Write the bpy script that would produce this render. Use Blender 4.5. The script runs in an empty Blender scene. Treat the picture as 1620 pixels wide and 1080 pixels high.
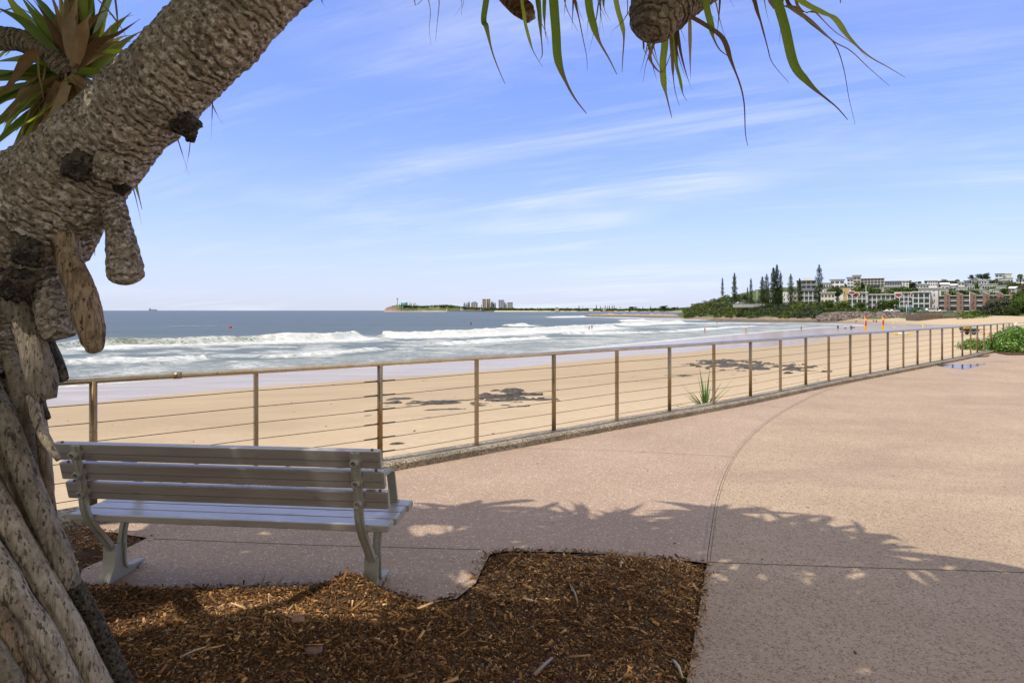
import bpy, bmesh, math, random
import numpy as np
from mathutils import Vector, Matrix, noise
rnd = random.Random(7)
rng = np.random.default_rng(11)
S = bpy.context.scene
COL = S.collection
R = math.radians
# camera model of the place: eye 1.6 m above the promenade, looking along +Y, level
F, H, CX, HY = 990.0, 1.6, 810.0, 491.0
SEA = -3.9
def P(px, py, d):
    return Vector(((px-CX)*d/F, d, H-(py-HY)*d/F))
def G(px, py, z=0.0):
    d = (H-z)*F/(py-HY)
    return Vector(((px-CX)*d/F, d, z))
# ---------------------------------------------------------------- noise (numpy)
def _h(ix, iy, seed):
    n = (ix.astype(np.int64)*374761393 + iy.astype(np.int64)*668265263 + seed*1442695041) & 0x7fffffff
    n = ((n ^ (n >> 13))*1274126177) & 0x7fffffff
    n = (n ^ (n >> 16)) & 0xffff
    return n/65535.0
def vn(x, y, seed=0):
    ix = np.floor(x); iy = np.floor(y); fx = x-ix; fy = y-iy
    fx = fx*fx*(3-2*fx); fy = fy*fy*(3-2*fy)
    a = _h(ix, iy, seed); b = _h(ix+1, iy, seed); c = _h(ix, iy+1, seed); d = _h(ix+1, iy+1, seed)
    return (a*(1-fx)+b*fx)*(1-fy)+(c*(1-fx)+d*fx)*fy
def fbm(x, y, o=4, seed=0):
    s = 0; a = .5
    for i in range(o):
        s = s+a*vn(x*2**i+i*17.3, y*2**i+i*9.1, seed+i); a *= .5
    return s/(1-.5**o)
def sst(a, b, x):
    t = np.clip((x-a)/(b-a), 0, 1); return t*t*(3-2*t)
# ---------------------------------------------------------------- mesh building
def npmesh(name, V, Fc, col=None, attrs=None, smooth=False):
    V = np.asarray(V, dtype=np.float32).reshape(-1, 3); Fc = np.asarray(Fc, dtype=np.int32)
    me = bpy.data.meshes.new(name)
    me.vertices.add(len(V)); me.vertices.foreach_set('co', V.ravel())
    n, k = Fc.shape
    me.loops.add(n*k); me.loops.foreach_set('vertex_index', Fc.ravel())
    me.polygons.add(n); me.polygons.foreach_set('loop_start', np.arange(n, dtype=np.int32)*k)
    me.update(calc_edges=True)
    if smooth: me.polygons.foreach_set('use_smooth', np.ones(n, dtype=bool))
    if col is not None:
        c = np.ones((len(V), 4), dtype=np.float32); c[:, :3] = col
        a = me.color_attributes.new('Col', 'FLOAT_COLOR', 'POINT'); a.data.foreach_set('color', c.ravel())
    for k_, v in (attrs or {}).items():
        a = me.attributes.new(k_, 'FLOAT', 'POINT'); a.data.foreach_set('value', np.asarray(v, dtype=np.float32).ravel())
    me.validate()
    return me
def link(name, me, m=None, parent=None):
    o = bpy.data.objects.new(name, me); COL.objects.link(o)
    if me is not None and m is not None and not len(me.materials):
        for q in (m if isinstance(m, (list, tuple)) else [m]): me.materials.append(q)
    if parent is not None: o.parent = parent
    return o
class MB:
    def __init__(s): s.v = []; s.f = []; s.c = []; s.mi = []; s.l = []; s.cc = (1, 1, 1); s.m = 0; s.sm = []
    def add(s, vs, fs, col=None, ln=None, smooth=False):
        b = len(s.v); s.v.extend([tuple(v) for v in vs]); s.f.extend([tuple(i+b for i in f) for f in fs])
        s.c.extend([(col or s.cc)]*len(vs) if not isinstance(col, list) else col)
        s.l.extend(ln if ln is not None else [0.0]*len(vs)); s.mi.extend([s.m]*len(fs)); s.sm.extend([smooth]*len(fs))
        return s
    def box(s, x0, x1, y0, y1, z0, z1, M=None, bev=0, col=None):
        if bev <= 0:
            vs = [Vector((x, y, z)) for x in (x0, x1) for y in (y0, y1) for z in (z0, z1)]
            fs = [(0, 1, 3, 2), (4, 6, 7, 5), (0, 4, 5, 1), (2, 3, 7, 6), (0, 2, 6, 4), (1, 5, 7, 3)]
        else:
            bm = bmesh.new(); bmesh.ops.create_cube(bm, size=1)
            for v in bm.verts: v.co = Vector(((x0+x1)/2+v.co.x*(x1-x0), (y0+y1)/2+v.co.y*(y1-y0), (z0+z1)/2+v.co.z*(z1-z0)))
            bmesh.ops.bevel(bm, geom=list(bm.edges), offset=bev, segments=2, profile=.7, affect='EDGES')
            bm.verts.index_update(); vs = [v.co.copy() for v in bm.verts]; fs = [[v.index for v in f.verts] for f in bm.faces]; bm.free()
        if M is not None: vs = [M @ v for v in vs]
        return s.add(vs, fs, col)
    def prism(s, poly, x0, x1, M=None, col=None):
        # poly = [(y,z)...] extruded along x
        n = len(poly); vs = [Vector((x0, a, b)) for a, b in poly]+[Vector((x1, a, b)) for a, b in poly]
        fs = [tuple(range(n))[::-1], tuple(range(n, 2*n))]+[(i, (i+1) % n, (i+1) % n+n, i+n) for i in range(n)]
        if M is not None: vs = [M @ v for v in vs]
        return s.add(vs, fs, col)
    def sheet(s, pts, z=None, col=None):
        vs = [Vector((p[0], p[1], p[2] if z is None else z)) for p in pts]
        return s.add(vs, [tuple(range(len(vs)))], col)
    def slab(s, pts, z0, z1, col=None):
        n = len(pts); vs = [(p[0], p[1], z1) for p in pts]+[(p[0], p[1], z0) for p in pts]
        return s.add(vs, [tuple(range(n)), tuple(range(2*n-1, n-1, -1))]+[(i, i+n, (i+1) % n+n, (i+1) % n) for i in range(n)], col)
    def tube(s, pts, rad, n=8, caps=True, rfun=None, col=None, flat=None):
        pts = [Vector(p) for p in pts]; m = len(pts)
        if not hasattr(rad, '__len__'): rad = [rad]*m
        up = None; vs = []; ln = []; L = 0
        for i, p in enumerate(pts):
            t = (pts[min(i+1, m-1)]-pts[max(i-1, 0)]).normalized()
            if up is None: up = t.orthogonal().normalized() if flat is None else Vector(flat)
            a = (up-t*up.dot(t)).normalized(); up = a; b = t.cross(a)
            if i: L += (pts[i]-pts[i-1]).length
            for k in range(n):
                th = 2*math.pi*k/n; r = rad[i]*(rfun(L, th, i/(m-1)) if rfun else 1)
                vs.append(p+a*(math.cos(th)*r)+b*(math.sin(th)*r)); ln.append(L)
        fs = [(i*n+k, i*n+(k+1) % n, (i+1)*n+(k+1) % n, (i+1)*n+k) for i in range(m-1) for k in range(n)]
        if caps: fs += [tuple(range(n))[::-1], tuple(range((m-1)*n, m*n))]
        return s.add(vs, fs, col, ln, smooth=n > 6)
    def build(s, name, m=None, parent=None, smooth=None):
        me = bpy.data.meshes.new(name); me.from_pydata(s.v, [], s.f); me.update()
        ca = me.color_attributes.new('Col', 'FLOAT_COLOR', 'POINT')
        ca.data.foreach_set('color', np.array([(*c, 1) for c in s.c], dtype=np.float32).ravel())
        a = me.attributes.new('len', 'FLOAT', 'POINT'); a.data.foreach_set('value', np.array(s.l, dtype=np.float32))
        me.polygons.foreach_set('material_index', np.array(s.mi, dtype=np.int32))
        me.polygons.foreach_set('use_smooth', np.array(s.sm if smooth is None else [smooth]*len(s.f), dtype=bool))
        return link(name, me, m, parent)
def tag(o, label=None, cat=None, group=None, kind=None):
    if label: o['label'] = label
    if cat: o['category'] = cat
    if group: o['group'] = group
    if kind: o['kind'] = kind
    return o
def empty(name, loc=(0, 0, 0), rz=0, label=None, cat=None, group=None):
    o = bpy.data.objects.new(name, None); COL.objects.link(o); o.location = loc; o.rotation_euler = (0, 0, rz); o.empty_display_size = .2
    return tag(o, label, cat, group)
def kids(o): return [c for c in bpy.data.objects if c.parent is o]
def copy_tree(o, parent=None):
    c = o.copy(); COL.objects.link(c)
    if parent is not None: c.parent = parent
    for ch in kids(o): copy_tree(ch, c)
    return c
def smooth_path(pts, k=6):
    pts = [list(p) for p in pts]; out = []; n = len(pts)
    for i in range(n-1):
        p0 = pts[max(i-1, 0)]; p1 = pts[i]; p2 = pts[i+1]; p3 = pts[min(i+2, n-1)]
        for j in range(k):
            t = j/k
            out.append([.5*((2*b)+(-a+c)*t+(2*a-5*b+4*c-d)*t*t+(-a+3*b-3*c+d)*t**3) for a, b, c, d in zip(p0, p1, p2, p3)])
    out.append(pts[-1]); return out
# ---------------------------------------------------------------- shader helpers
class NT:
    def __init__(s, m): s.m = m; s.t = m.node_tree; s.n = s.t.nodes; s.k = s.t.links
    def a(s, typ, inp=None, **kw):
        nd = s.n.new('ShaderNode'+typ)
        for k, v in kw.items():
            setattr(nd, k, v)
        for k, v in (inp or {}).items():
            sock = nd.inputs[k]
            if hasattr(v, 'is_linked') or isinstance(v, bpy.types.NodeSocket): s.k.new(v, sock)
            elif isinstance(v, bpy.types.Node): s.k.new(v.outputs[0], sock)
            else:
                if isinstance(v, tuple) and len(v) == 3 and sock.type == 'RGBA': v = (*v, 1)
                sock.default_value = v
        return nd
    def noise(s, scale, detail=4, rough=.55, vec=None, dist=0, dim='3D'):
        i = {'Scale': scale, 'Detail': detail, 'Roughness': rough, 'Distortion': dist}
        if vec is not None: i['Vector'] = vec
        return s.a('TexNoise', i).outputs['Fac']
    def vor(s, scale, vec=None, out='Distance', feat='F1', rand=1):
        i = {'Scale': scale, 'Randomness': rand}
        if vec is not None: i['Vector'] = vec
        return s.a('TexVoronoi', i, feature=feat).outputs[out]
    def map(s, vec, sc=(1, 1, 1), rot=(0, 0, 0), loc=(0, 0, 0)):
        return s.a('Mapping', {'Vector': vec, 'Scale': sc, 'Rotation': rot, 'Location': loc}).outputs[0]
    def pos(s): return s.a('NewGeometry').outputs['Position']
    def obj(s): return s.a('TexCoord').outputs['Object']
    def at(s, name, out='Fac'): return s.a('Attribute', attribute_name=name).outputs[out]
    def math(s, op, x, y=None, clamp=False):
        i = {0: x}
        if y is not None: i[1] = y
        return s.a('Math', i, operation=op, use_clamp=clamp).outputs[0]
    def mr(s, x, a, b, c=0.0, d=1.0): return s.a('MapRange', {'Value': x, 'From Min': a, 'From Max': b, 'To Min': c, 'To Max': d}).outputs[0]
    def mix(s, f, x, y, bt='MIX'):
        nd = s.n.new('ShaderNodeMix'); nd.data_type = 'RGBA'; nd.blend_type = bt
        for sock, v in ((nd.inputs[0], f), (nd.inputs[6], x), (nd.inputs[7], y)):
            if isinstance(v, bpy.types.NodeSocket): s.k.new(v, sock)
            else: sock.default_value = (*v, 1) if isinstance(v, tuple) and len(v) == 3 else v
        return nd.outputs[2]
    def ramp(s, x, stops):
        nd = s.n.new('ShaderNodeValToRGB'); s.k.new(x, nd.inputs[0]); e = nd.color_ramp.elements
        while len(e) > 1: e.remove(e[-1])
        e[0].position = stops[0][0]; e[0].color = (*stops[0][1], 1)
        for p, c in stops[1:]: q = e.new(p); q.color = (*c, 1)
        return nd.outputs[0]
    def bump(s, h, st=.5, dist=.01, normal=None):
        i = {'Height': h, 'Strength': st, 'Distance': dist}
        if normal is not None: i['Normal'] = normal
        return s.a('Bump', i).outputs[0]
def mk(name):
    m = bpy.data.materials.new(name); m.use_nodes = True
    t = NT(m); b = t.n['Principled BSDF']
    def out(base=None, rough=None, normal=None, metal=None, spec=None, **kw):
        for k, v in (('Base Color', base), ('Roughness', rough), ('Normal', normal), ('Metallic', metal), ('Specular IOR Level', spec)):
            if v is None: continue
            if isinstance(v, bpy.types.NodeSocket): t.k.new(v, b.inputs[k])
            else: b.inputs[k].default_value = (*v, 1) if isinstance(v, tuple) else v
        for k, v in kw.items():
            k = k.replace('_', ' ')
            if isinstance(v, bpy.types.NodeSocket): t.k.new(v, b.inputs[k])
            else: b.inputs[k].default_value = v
        return m
    t.bsdf = b
    return t, out
def simple(name, col, rough=.6, metal=0, var=.12, sc=6, bump=0):
    t, out = mk(name); n = t.noise(sc, 5, .6, t.obj())
    c = t.mix(t.mr(n, .3, .7), tuple(x*(1-var) for x in col), tuple(min(1, x*(1+var)) for x in col))
    return out(c, rough, t.bump(n, bump, .02) if bump else None, metal)
def vcol(name, rough=.6, mul=(1, 1, 1), trans=0, spec=.3, var=.15, sc=30):
    t, out = mk(name); c = t.at('Col', 'Color'); n = t.noise(sc, 3, .6, t.obj())
    c = t.mix(1.0, c, t.mix(n, tuple(x*(1-var) for x in mul), tuple(x*(1+var) for x in mul)), 'MULTIPLY')
    out(c, rough, None, 0, spec)
    if trans:
        tr = t.a('BsdfTranslucent', {'Color': t.mix(1.0, c, (1.0, 1.15, .5), 'MULTIPLY')})
        mx = t.a('MixShader', {0: trans, 1: t.bsdf.outputs[0], 2: tr.outputs[0]})
        t.k.new(mx.outputs[0], t.n['Material Output'].inputs[0])
    return t.m
# ================================================================= camera, light, sky
cam = bpy.data.cameras.new('camera'); camo = bpy.data.objects.new('camera', cam); COL.objects.link(camo)
camo.location = (0, 0, H); camo.rotation_euler = (R(90), 0, 0); cam.lens = 36*F/1620; cam.sensor_width = 36; cam.shift_y = -49/1620
cam.clip_start = .05; cam.clip_end = 60000; S.camera = camo
SUN_EL, SHX, SHY = 62, .42, .31   # shadow of a 1 m pole falls (SHX, SHY)
_k = 1/math.tan(R(SUN_EL)); _n = math.hypot(SHX, SHY); SHX *= _k/_n; SHY *= _k/_n
LD = Vector((-SHX, -SHY, 1)).normalized()       # towards the sun
sl = bpy.data.lights.new('sun', 'SUN'); sl.energy = 2.7; sl.angle = R(.53); sl.color = (1, .92, .80)
so = bpy.data.objects.new('sun', sl); COL.objects.link(so); so.rotation_euler = LD.to_track_quat('Z', 'Y').to_euler()
W = bpy.data.worlds.new('World'); S.world = W; W.use_nodes = True; wt = NT(W)
bg = wt.n['Background']; bg.inputs[1].default_value = .15
sky = wt.a('TexSky', sky_type='NISHITA', sun_disc=False, sun_elevation=R(SUN_EL), sun_rotation=math.atan2(LD.x, LD.y), altitude=0, air_density=1.0, dust_density=.1, ozone_density=3.0)
dirv = wt.a('TexCoord').outputs['Generated']
sx = wt.a('SeparateXYZ', {0: dirv})
zc = wt.math('MAXIMUM', sx.outputs[2], 0.0)
den = wt.math('ADD', zc, .12)
cx_ = wt.math('DIVIDE', sx.outputs[0], den); cy_ = wt.math('DIVIDE', sx.outputs[1], den)
cv = wt.a('CombineXYZ', {0: cx_, 1: cy_, 2: 0.0}).outputs[0]
cr_ = wt.map(cv, (1, 1, 1), (0, 0, R(24)))
m1 = wt.map(cr_, (.42, 1.5, 1), (0, 0, 0), (3.4, 1.9, 0))
n1 = wt.noise(1.1, 9, .62, m1, .5); n2 = wt.noise(.42, 3, .5, wt.map(cv, (1, 1, 1), (0, 0, 0), (7.6, 2.2, 0)))
cl = wt.math('MULTIPLY', wt.mr(n1, .47, .72), wt.mr(n2, .42, .60))
m3 = wt.map(cr_, (.7, 4, 1), (0, 0, 0), (1, 4, 0))
cl = wt.math('ADD', cl, wt.math('MULTIPLY', wt.mr(wt.noise(1.5, 8, .7, m3, .3), .52, .80), .24), True)
lowf = wt.mr(sx.outputs[2], .0, .40, 1.0, 0.0)
hz = wt.math('POWER', wt.mr(sx.outputs[2], 0.0, .42, 1.0, 0.0), 3.0)
skyc = wt.mix(1.0, sky.outputs[0], (.95, .885, 1.22), 'MULTIPLY')
skyc = wt.mix(1.0, skyc, wt.mix(lowf, (1, 1, 1), (.62, .68, .90)), 'MULTIPLY')
skyc = wt.mix(wt.math('MULTIPLY', hz, .93), skyc, (3.15, 3.5, 4.1))
skyc = wt.mix(wt.math('MULTIPLY', cl, .8), skyc, (4.2, 4.5, 5.0))
# unseen bright cloud added behind the viewer and overhead to lift the shade
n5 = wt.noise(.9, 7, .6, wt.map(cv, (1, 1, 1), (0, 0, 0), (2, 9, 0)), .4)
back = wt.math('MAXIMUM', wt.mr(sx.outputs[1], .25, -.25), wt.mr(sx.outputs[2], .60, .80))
fill_cloud = wt.math('MULTIPLY', back, wt.mr(n5, .30, .48))
skyc = wt.mix(fill_cloud, skyc, wt.mix(wt.mr(n5, .4, .75), (3.15, 3.0, 2.75), (6.3, 5.8, 5.0)))
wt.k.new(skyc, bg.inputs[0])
S.view_settings.view_transform = 'Standard'; S.view_settings.look = 'None'; S.view_settings.gamma = 1; S.view_settings.use_curve_mapping = False
S.view_settings.exposure = 0.5
S.render.engine = 'CYCLES'; S.cycles.max_bounces = 6; S.cycles.diffuse_bounces = 3; S.cycles.glossy_bounces = 3; S.cycles.transmission_bounces = 3; S.cycles.transparent_max_bounces = 6
S.cycles.use_denoising = True; S.cycles.caustics_reflective = False; S.cycles.caustics_refractive = False
# ================================================================= shore geometry
WL = np.array([(-260, -190), (-60, 15), (-25, 53), (-12, 62), (4, 81), (19, 101), (45, 135), (75, 172), (106, 208), (128, 226), (136, 250), (126, 285), (118, 330), (104, 380), (84, 440), (76, 510), (68, 575), (84, 620), (200, 700), (600, 900)], dtype=float)
def polyd(X, Y, PL):
    best = np.full(X.shape, 1e18); sd = np.zeros(X.shape); uu = np.zeros(X.shape); n = len(PL)-1; L = 0
    tot = np.sum(np.hypot(*(PL[1:]-PL[:-1]).T))
    for i in range(n):
        a = PL[i]; b = PL[i+1]; e = b-a; l2 = e@e; l = math.sqrt(l2)
        t = np.clip(((X-a[0])*e[0]+(Y-a[1])*e[1])/l2, 0, 1)
        dx = X-a[0]-t*e[0]; dy = Y-a[1]-t*e[1]; d2 = dx*dx+dy*dy
        side = np.sign(dx*e[1]-dy*e[0])       # right of the line = land
        k = d2 < best; best = np.where(k, d2, best); sd = np.where(k, side, sd); uu = np.where(k, (L+t*l)/tot, uu); L += l
    return np.sqrt(best)*np.where(sd == 0, 1, sd), uu
def beach_z(X, Y):
    s, u = polyd(X, Y, WL)
    w = np.interp(X, [-60, -25, 15, 40, 70, 110, 200], [12, 13, 15, 23, 25, 30, 30])
    w = w+4*(fbm(X/14., Y/14., 2, 5)-.5)
    t = s/w
    z = np.where(t < 0, SEA+.03*s, SEA+.33*np.clip(t, 0, 1))
    s2 = s-w
    z = z+np.where(s2 > 0, np.interp(s2, [0, 12, 30, 45, 90, 140], [0, .7, 1.75, 2.15, 2.7, 3.2]), 0)
    z = z+.05*(fbm(X/3., Y/3., 3, 9)-.5)*np.clip(s2/8, 0, 1)
    return z, s, t
def GB(px, py):
    z = -3.0
    for i in range(14):
        p = G(px, py, z); q = float(beach_z(np.array([p.x]), np.array([p.y]))[0][0]); z = .5*z+.5*q
    return G(px, py, z)
# ---- sea
def grid_polar(a0, a1, nc, rs):
    th = np.radians(np.linspace(a0, a1, nc)); A, Rr = np.meshgrid(th, rs)
    return Rr*np.sin(A), Rr*np.cos(A)
def grid_faces(nr, nc, keep=None):
    i = np.arange(nr-1)[:, None]*nc+np.arange(nc-1)[None, :]
    Fc = np.stack([i, i+1, i+1+nc, i+nc], -1)
    if keep is not None:
        k = keep[:-1, :-1] | keep[1:, :-1] | keep[:-1, 1:] | keep[1:, 1:]; return Fc[k]
    return Fc.reshape(-1, 4)
rs = np.concatenate([np.arange(24, 190, .5), 190*1.0045**np.arange(0, 300), 190*1.0045**300*1.05**np.arange(1, 100)]); rs = rs[rs < 40000]
SX, SY = grid_polar(-58, 52, 760, rs)
sd, su = polyd(SX, SY, WL)
def pxl(pts): return np.array([[*G(a, b, SEA)[:2]] for a, b in pts])
# crest line, height, back width, front width, foam reach shoreward, foam strength, seaward offset of foam
BR = [
 ([(60, 556), (160, 547), (260, 545), (340, 543), (420, 541), (520, 538), (575, 533)], 1.15, 5, 1.3, 14, 1.2, -.6),
 ([(575, 534), (640, 533), (720, 531), (800, 527), (900, 523), (975, 517)], 1.05, 4, 1.2, 13, 1.6, -1.8),
 ([(965, 515), (1010, 513), (1060, 511), (1085, 510)], .8, 4, 1.2, 14, 1.5, -1.5),
 ([(670, 545), (740, 543), (800, 539), (872, 535)], .38, 3, 1, 4.5, 1.15, -.8),
 ([(400, 566), (500, 562), (560, 556), (602, 552)], .3, 3, 1, 3, 1.0, -.5),
 ([(800, 516), (818, 515), (834, 514)], .7, 3, 1, 9, 1.5, -2),
 ([(862, 502.5), (900, 502), (928, 501)], .9, 5, 2, 14, 1.4, -3),
 ([(975, 508), (1000, 508), (1020, 507)], .8, 5, 2, 22, 1.3, -3),
 ([(1060, 503.5), (1120, 504), (1180, 506), (1230, 509)], .4, 4, 2, 12, .95, -2),
 ([(880, 528), (950, 528), (1032, 526)], .35, 3, 1, 5, 1.05, -.8),
 ([(1030, 526), (1090, 523), (1150, 518), (1200, 516)], .3, 3, 1, 5, 1.1, -.8),
 ([(980, 507.2), (1080, 506.3), (1110, 506)], .3, 4, 2, 12, .95, -2),
 ([(1080, 512), (1150, 511), (1230, 512)], .25, 3, 2, 9, 1.0, -1),
 ([(250, 518), (300, 517), (380, 516)], .22, 4, 2, 2, .6, -.4),
 ([(60, 575), (160, 571), (260, 569), (340, 566)], .25, 3, 1, 7, .95, -.5),
]
hh = np.zeros(SX.shape); foam = np.zeros(SX.shape); green = np.zeros(SX.shape)
far = np.hypot(SX, SY)
wob = (fbm(SX/9., SY/9., 3, 21)-.5)
for pts, A, wb, wf, reach, st, off in BR:
    PL = pxl(pts); d, u = polyd(SX, SY, PL)
    mk_ = np.abs(d) < 60
    d = d+wob*5*min(1, A+.3)
    e = np.hypot(SX-PL[0][0], SY-PL[0][1]); e2 = np.hypot(SX-PL[-1][0], SY-PL[-1][1])
    fl = np.where(np.minimum(e, e2) < np.abs(d)*1.5+4, sst(0, 1, np.clip(np.minimum(u, 1-u)*14, 0, 1)), 1)
    Au = A*(.7+.6*vn(u*9, u*0+A*7, 3))
    h = np.where(d < 0, np.exp(-(d/wb)**2), np.exp(-(d/wf)**2))*Au*fl
    hh = np.maximum(hh, np.where(mk_, h, 0))
    g = np.exp(-((d-.6)/1.6)**2)*fl*A; green = np.maximum(green, np.where(mk_, g, 0))
    f = sst(off-1.0, off+.6, d)*(1-sst(reach*.35, reach, d))*fl*st*(.62+.65*fbm(u*30, d*.15, 3, 31))
    if A > 1.1: f = f*np.where(d < 2.6, np.interp(u, [0, .12, .2, .5, .55, .62, 1], [.9, .35, .12, .75, .45, .95, 1]), 1.0)
    foam = np.maximum(foam, np.where(mk_, f, 0))
ss = -sd
lace = fbm(SX/5.+SY*.05, SY/5., 4, 44)
foam = np.maximum(foam, (1-sst(1.0, 3.5, ss))*.95*(ss > -1)*(SY < 300))
zone = sst(60, 40, ss)*1.0+.0
foam = np.maximum(foam, np.clip(.20+.55*sst(.40, .62, lace), 0, 1)*sst(85, 45, ss)*np.where(SY < 290, 1, .35))
foam = np.maximum(foam, .85*sst(11, 7, np.abs(ss-(7+6*(fbm(SX/25., SY/25., 2, 70)-.5))))*.5*(SY < 220))
rock_edge = np.where((SY > 330) & (SY < 680), sst(16, 3, ss)*.9*(.5+vn(SX/6., SY/6., 5)), 0)
foam = np.maximum(foam, rock_edge)
shal = np.clip(sst(120, 10, ss)*.7+green*.8, 0, 1)
sw = .16*(fbm(SX/11.+SY/60., SY/5., 3, 61)-.5)+.5*(fbm(SX/60., SY/22., 2, 62)-.5)*sst(30, 120, ss)*sst(2000, 300, far)
foam_up = .22*np.clip(foam-.5, 0, 1)*fbm(SX/1.2, SY/1.2, 3, 63)*sst(260, 150, far)*2*(ss > 8)
SZ = SEA+hh+(sw+foam_up)*sst(0, 12, ss)+.008*(ss < 8)
V = np.stack([SX, SY, SZ], -1).reshape(-1, 3)
me = npmesh('sea', V, grid_faces(*SX.shape, keep=(sd < 3)), attrs={'foam': foam, 'shal': shal}, smooth=True)
t, out = mk('sea_water')
ps = t.pos(); fo = t.at('foam'); sh = t.at('shal')
nA = t.noise(.9, 6, .65, t.map(ps, (.35, 1.0, 1), (0, 0, R(38)))); nB = t.noise(.12, 5, .6, t.map(ps, (.5, 1, 1), (0, 0, R(35))))
nC = t.noise(1.6, 7, .75, t.map(ps, (.45, 1.2, 1), (0, 0, R(40))), .8)
nD = t.noise(.02, 4, .6, t.map(ps, (.25, 1, 1), (0, 0, R(10))))
fm = t.math('ADD', fo, t.math('MULTIPLY', t.math('SUBTRACT', nC, .5), 1.7))
fm = t.mr(fm, .66, 1.0)
wv_ = t.a('VectorMath', {0: t.map(ps, (.5, 1.1, 1), (0, 0, R(40))), 1: t.a('CombineXYZ', {0: t.math('MULTIPLY', nC, 2.2), 1: t.math('MULTIPLY', nA, 2.0), 2: 0.0}).outputs[0]}, operation='ADD').outputs[0]
lc = t.math('MULTIPLY', t.mr(t.vor(.75, wv_, feat='DISTANCE_TO_EDGE'), .0, .11, 1.0, 0.0), t.mr(fo, .12, .55))
lc2 = t.math('MULTIPLY', t.mr(t.vor(2.1, wv_, feat='DISTANCE_TO_EDGE'), .0, .16, 1.0, 0.0), t.mr(fo, .2, .6))
fm = t.math('MAXIMUM', fm, t.math('MULTIPLY', t.math('MAXIMUM', lc, lc2), .85))
fm = t.math('MULTIPLY', fm, t.mr(t.noise(3.5, 5, .7, ps), .22, .5, .72, 1.0))
deep = t.mix(t.mr(nD, .35, .65), (.072, .094, .072), (.092, .112, .082))
shc = t.mix(t.mr(nB, .3, .7), (.115, .15, .12), (.17, .19, .155))
c = t.mix(sh, deep, shc)
c = t.mix(fm, c, t.mix(t.mr(nC, .3, .8), (.50, .53, .53), (.76, .77, .75)))
bh = t.math('ADD', t.math('MULTIPLY', nA, .5), nB)
out(c, t.mr(fm, 0, 1, .32, .8), t.bump(bh, 1.0, .6), 0, .12, IOR=1.33, Specular_Tint=(.97, .85, .45, 1))
sea = tag(link('sea', me, t.m), kind='structure')
# sea bed/ground sheet out to the horizon so nothing is open under the water
# ---- beach
rs = np.concatenate([np.arange(3.5, 60, .3), 60*1.011**np.arange(0, 190)]); rs = rs[rs < 460]
BX, BY = grid_polar(-62, 58, 620, rs)
bz, bs, bt = beach_z(BX, BY)
me = npmesh('beach', np.stack([BX, BY, bz], -1), grid_faces(*BX.shape, keep=(bs > -8)), attrs={'sh': bs, 'wt': bt}, smooth=True)
t, out = mk('sand')
ps = t.pos(); wt_ = t.at('wt'); s_ = t.at('sh')
n1 = t.noise(.25, 5, .6, ps); n2 = t.noise(3, 6, .7, ps); n3 = t.noise(.5, 4, .6, t.map(ps, (.3, 1, 1), (0, 0, R(38))))
wv = t.math('ADD', wt_, t.math('MULTIPLY', t.math('SUBTRACT', n3, .5), .16))
wet = t.mr(wv, .92, 1.03, 1.0, 0.0)
damp = t.mr(t.math('ADD', s_, t.math('MULTIPLY', t.math('SUBTRACT', n1, .5), 14.0)), 30, 42, 1.0, 0.0)
dry = t.mix(t.mr(n2, .3, .7), (.48, .375, .25), (.57, .455, .31))
dmp = t.mix(t.mr(n3, .3, .7), (.39, .30, .195), (.46, .36, .235))
wc = t.mix(t.mr(n3, .35, .65), (.35, .285, .20), (.42, .35, .255))
c = t.mix(damp, dry, dmp); c = t.mix(wet, c, wc)
tide = t.mr(t.noise(.9, 5, .6, t.map(ps, (.15, 1.2, 1), (0, 0, R(40))), 1.), .60, .64)
c = t.mix(t.math('MULTIPLY', t.math('MULTIPLY', wet, tide), .35), c, (.62, .60, .56))
nf = t.noise(22, 5, .7, ps); vf = t.vor(2.2, t.map(ps, (1, 1, .2)))
foot = t.math('MULTIPLY', t.mr(vf, 0, .35), t.mr(t.noise(.12, 2, .5, ps), .42, .6))
bmp = t.bump(t.math('ADD', t.math('MULTIPLY', foot, .25), t.math('MULTIPLY', nf, .12)), t.mr(wet, 0, 1, .75, .05), .22)
out(c, t.mr(wet, 0, 1, .9, .22), bmp, 0, t.mr(wet, 0, 1, .2, .14), Specular_Tint=(1, .82, .62, 1), IOR=1.3)
tag(link('beach', me, t.m), kind='structure')
# scraps of weed and shell left on the sand
_r = random.Random(2); V_ = []; C_ = []
for i in range(420):
    px = _r.uniform(-100, 1500); dd = _r.uniform(12, 70) if i < 300 else _r.uniform(30, 60); x = (px-CX)*dd/F
    z, s__, t__ = beach_z(np.array([x]), np.array([dd]))
    if t__[0] < 1.02: continue
    s_b = _r.uniform(.02, .09); a = _r.uniform(0, 6.28); e1 = Vector((math.cos(a), math.sin(a), .2))*s_b; e2 = Vector((-math.sin(a), math.cos(a), .5))*s_b*.45; p = Vector((x, dd, float(z[0])+.015))
    V_ += [p-e1, p-e2*.3, p+e1, p+e2]; C_ += [_r.choice([(.07, .05, .03), (.13, .09, .05), (.5, .45, .38)])]*4
tag(link('seaweed_scraps', npmesh('seaweed_scraps', V_, np.arange(len(V_)).reshape(-1, 4), C_), vcol('weed', .9)), 'tiny scraps of weed and shell scattered over the sand', None, kind='stuff')
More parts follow.
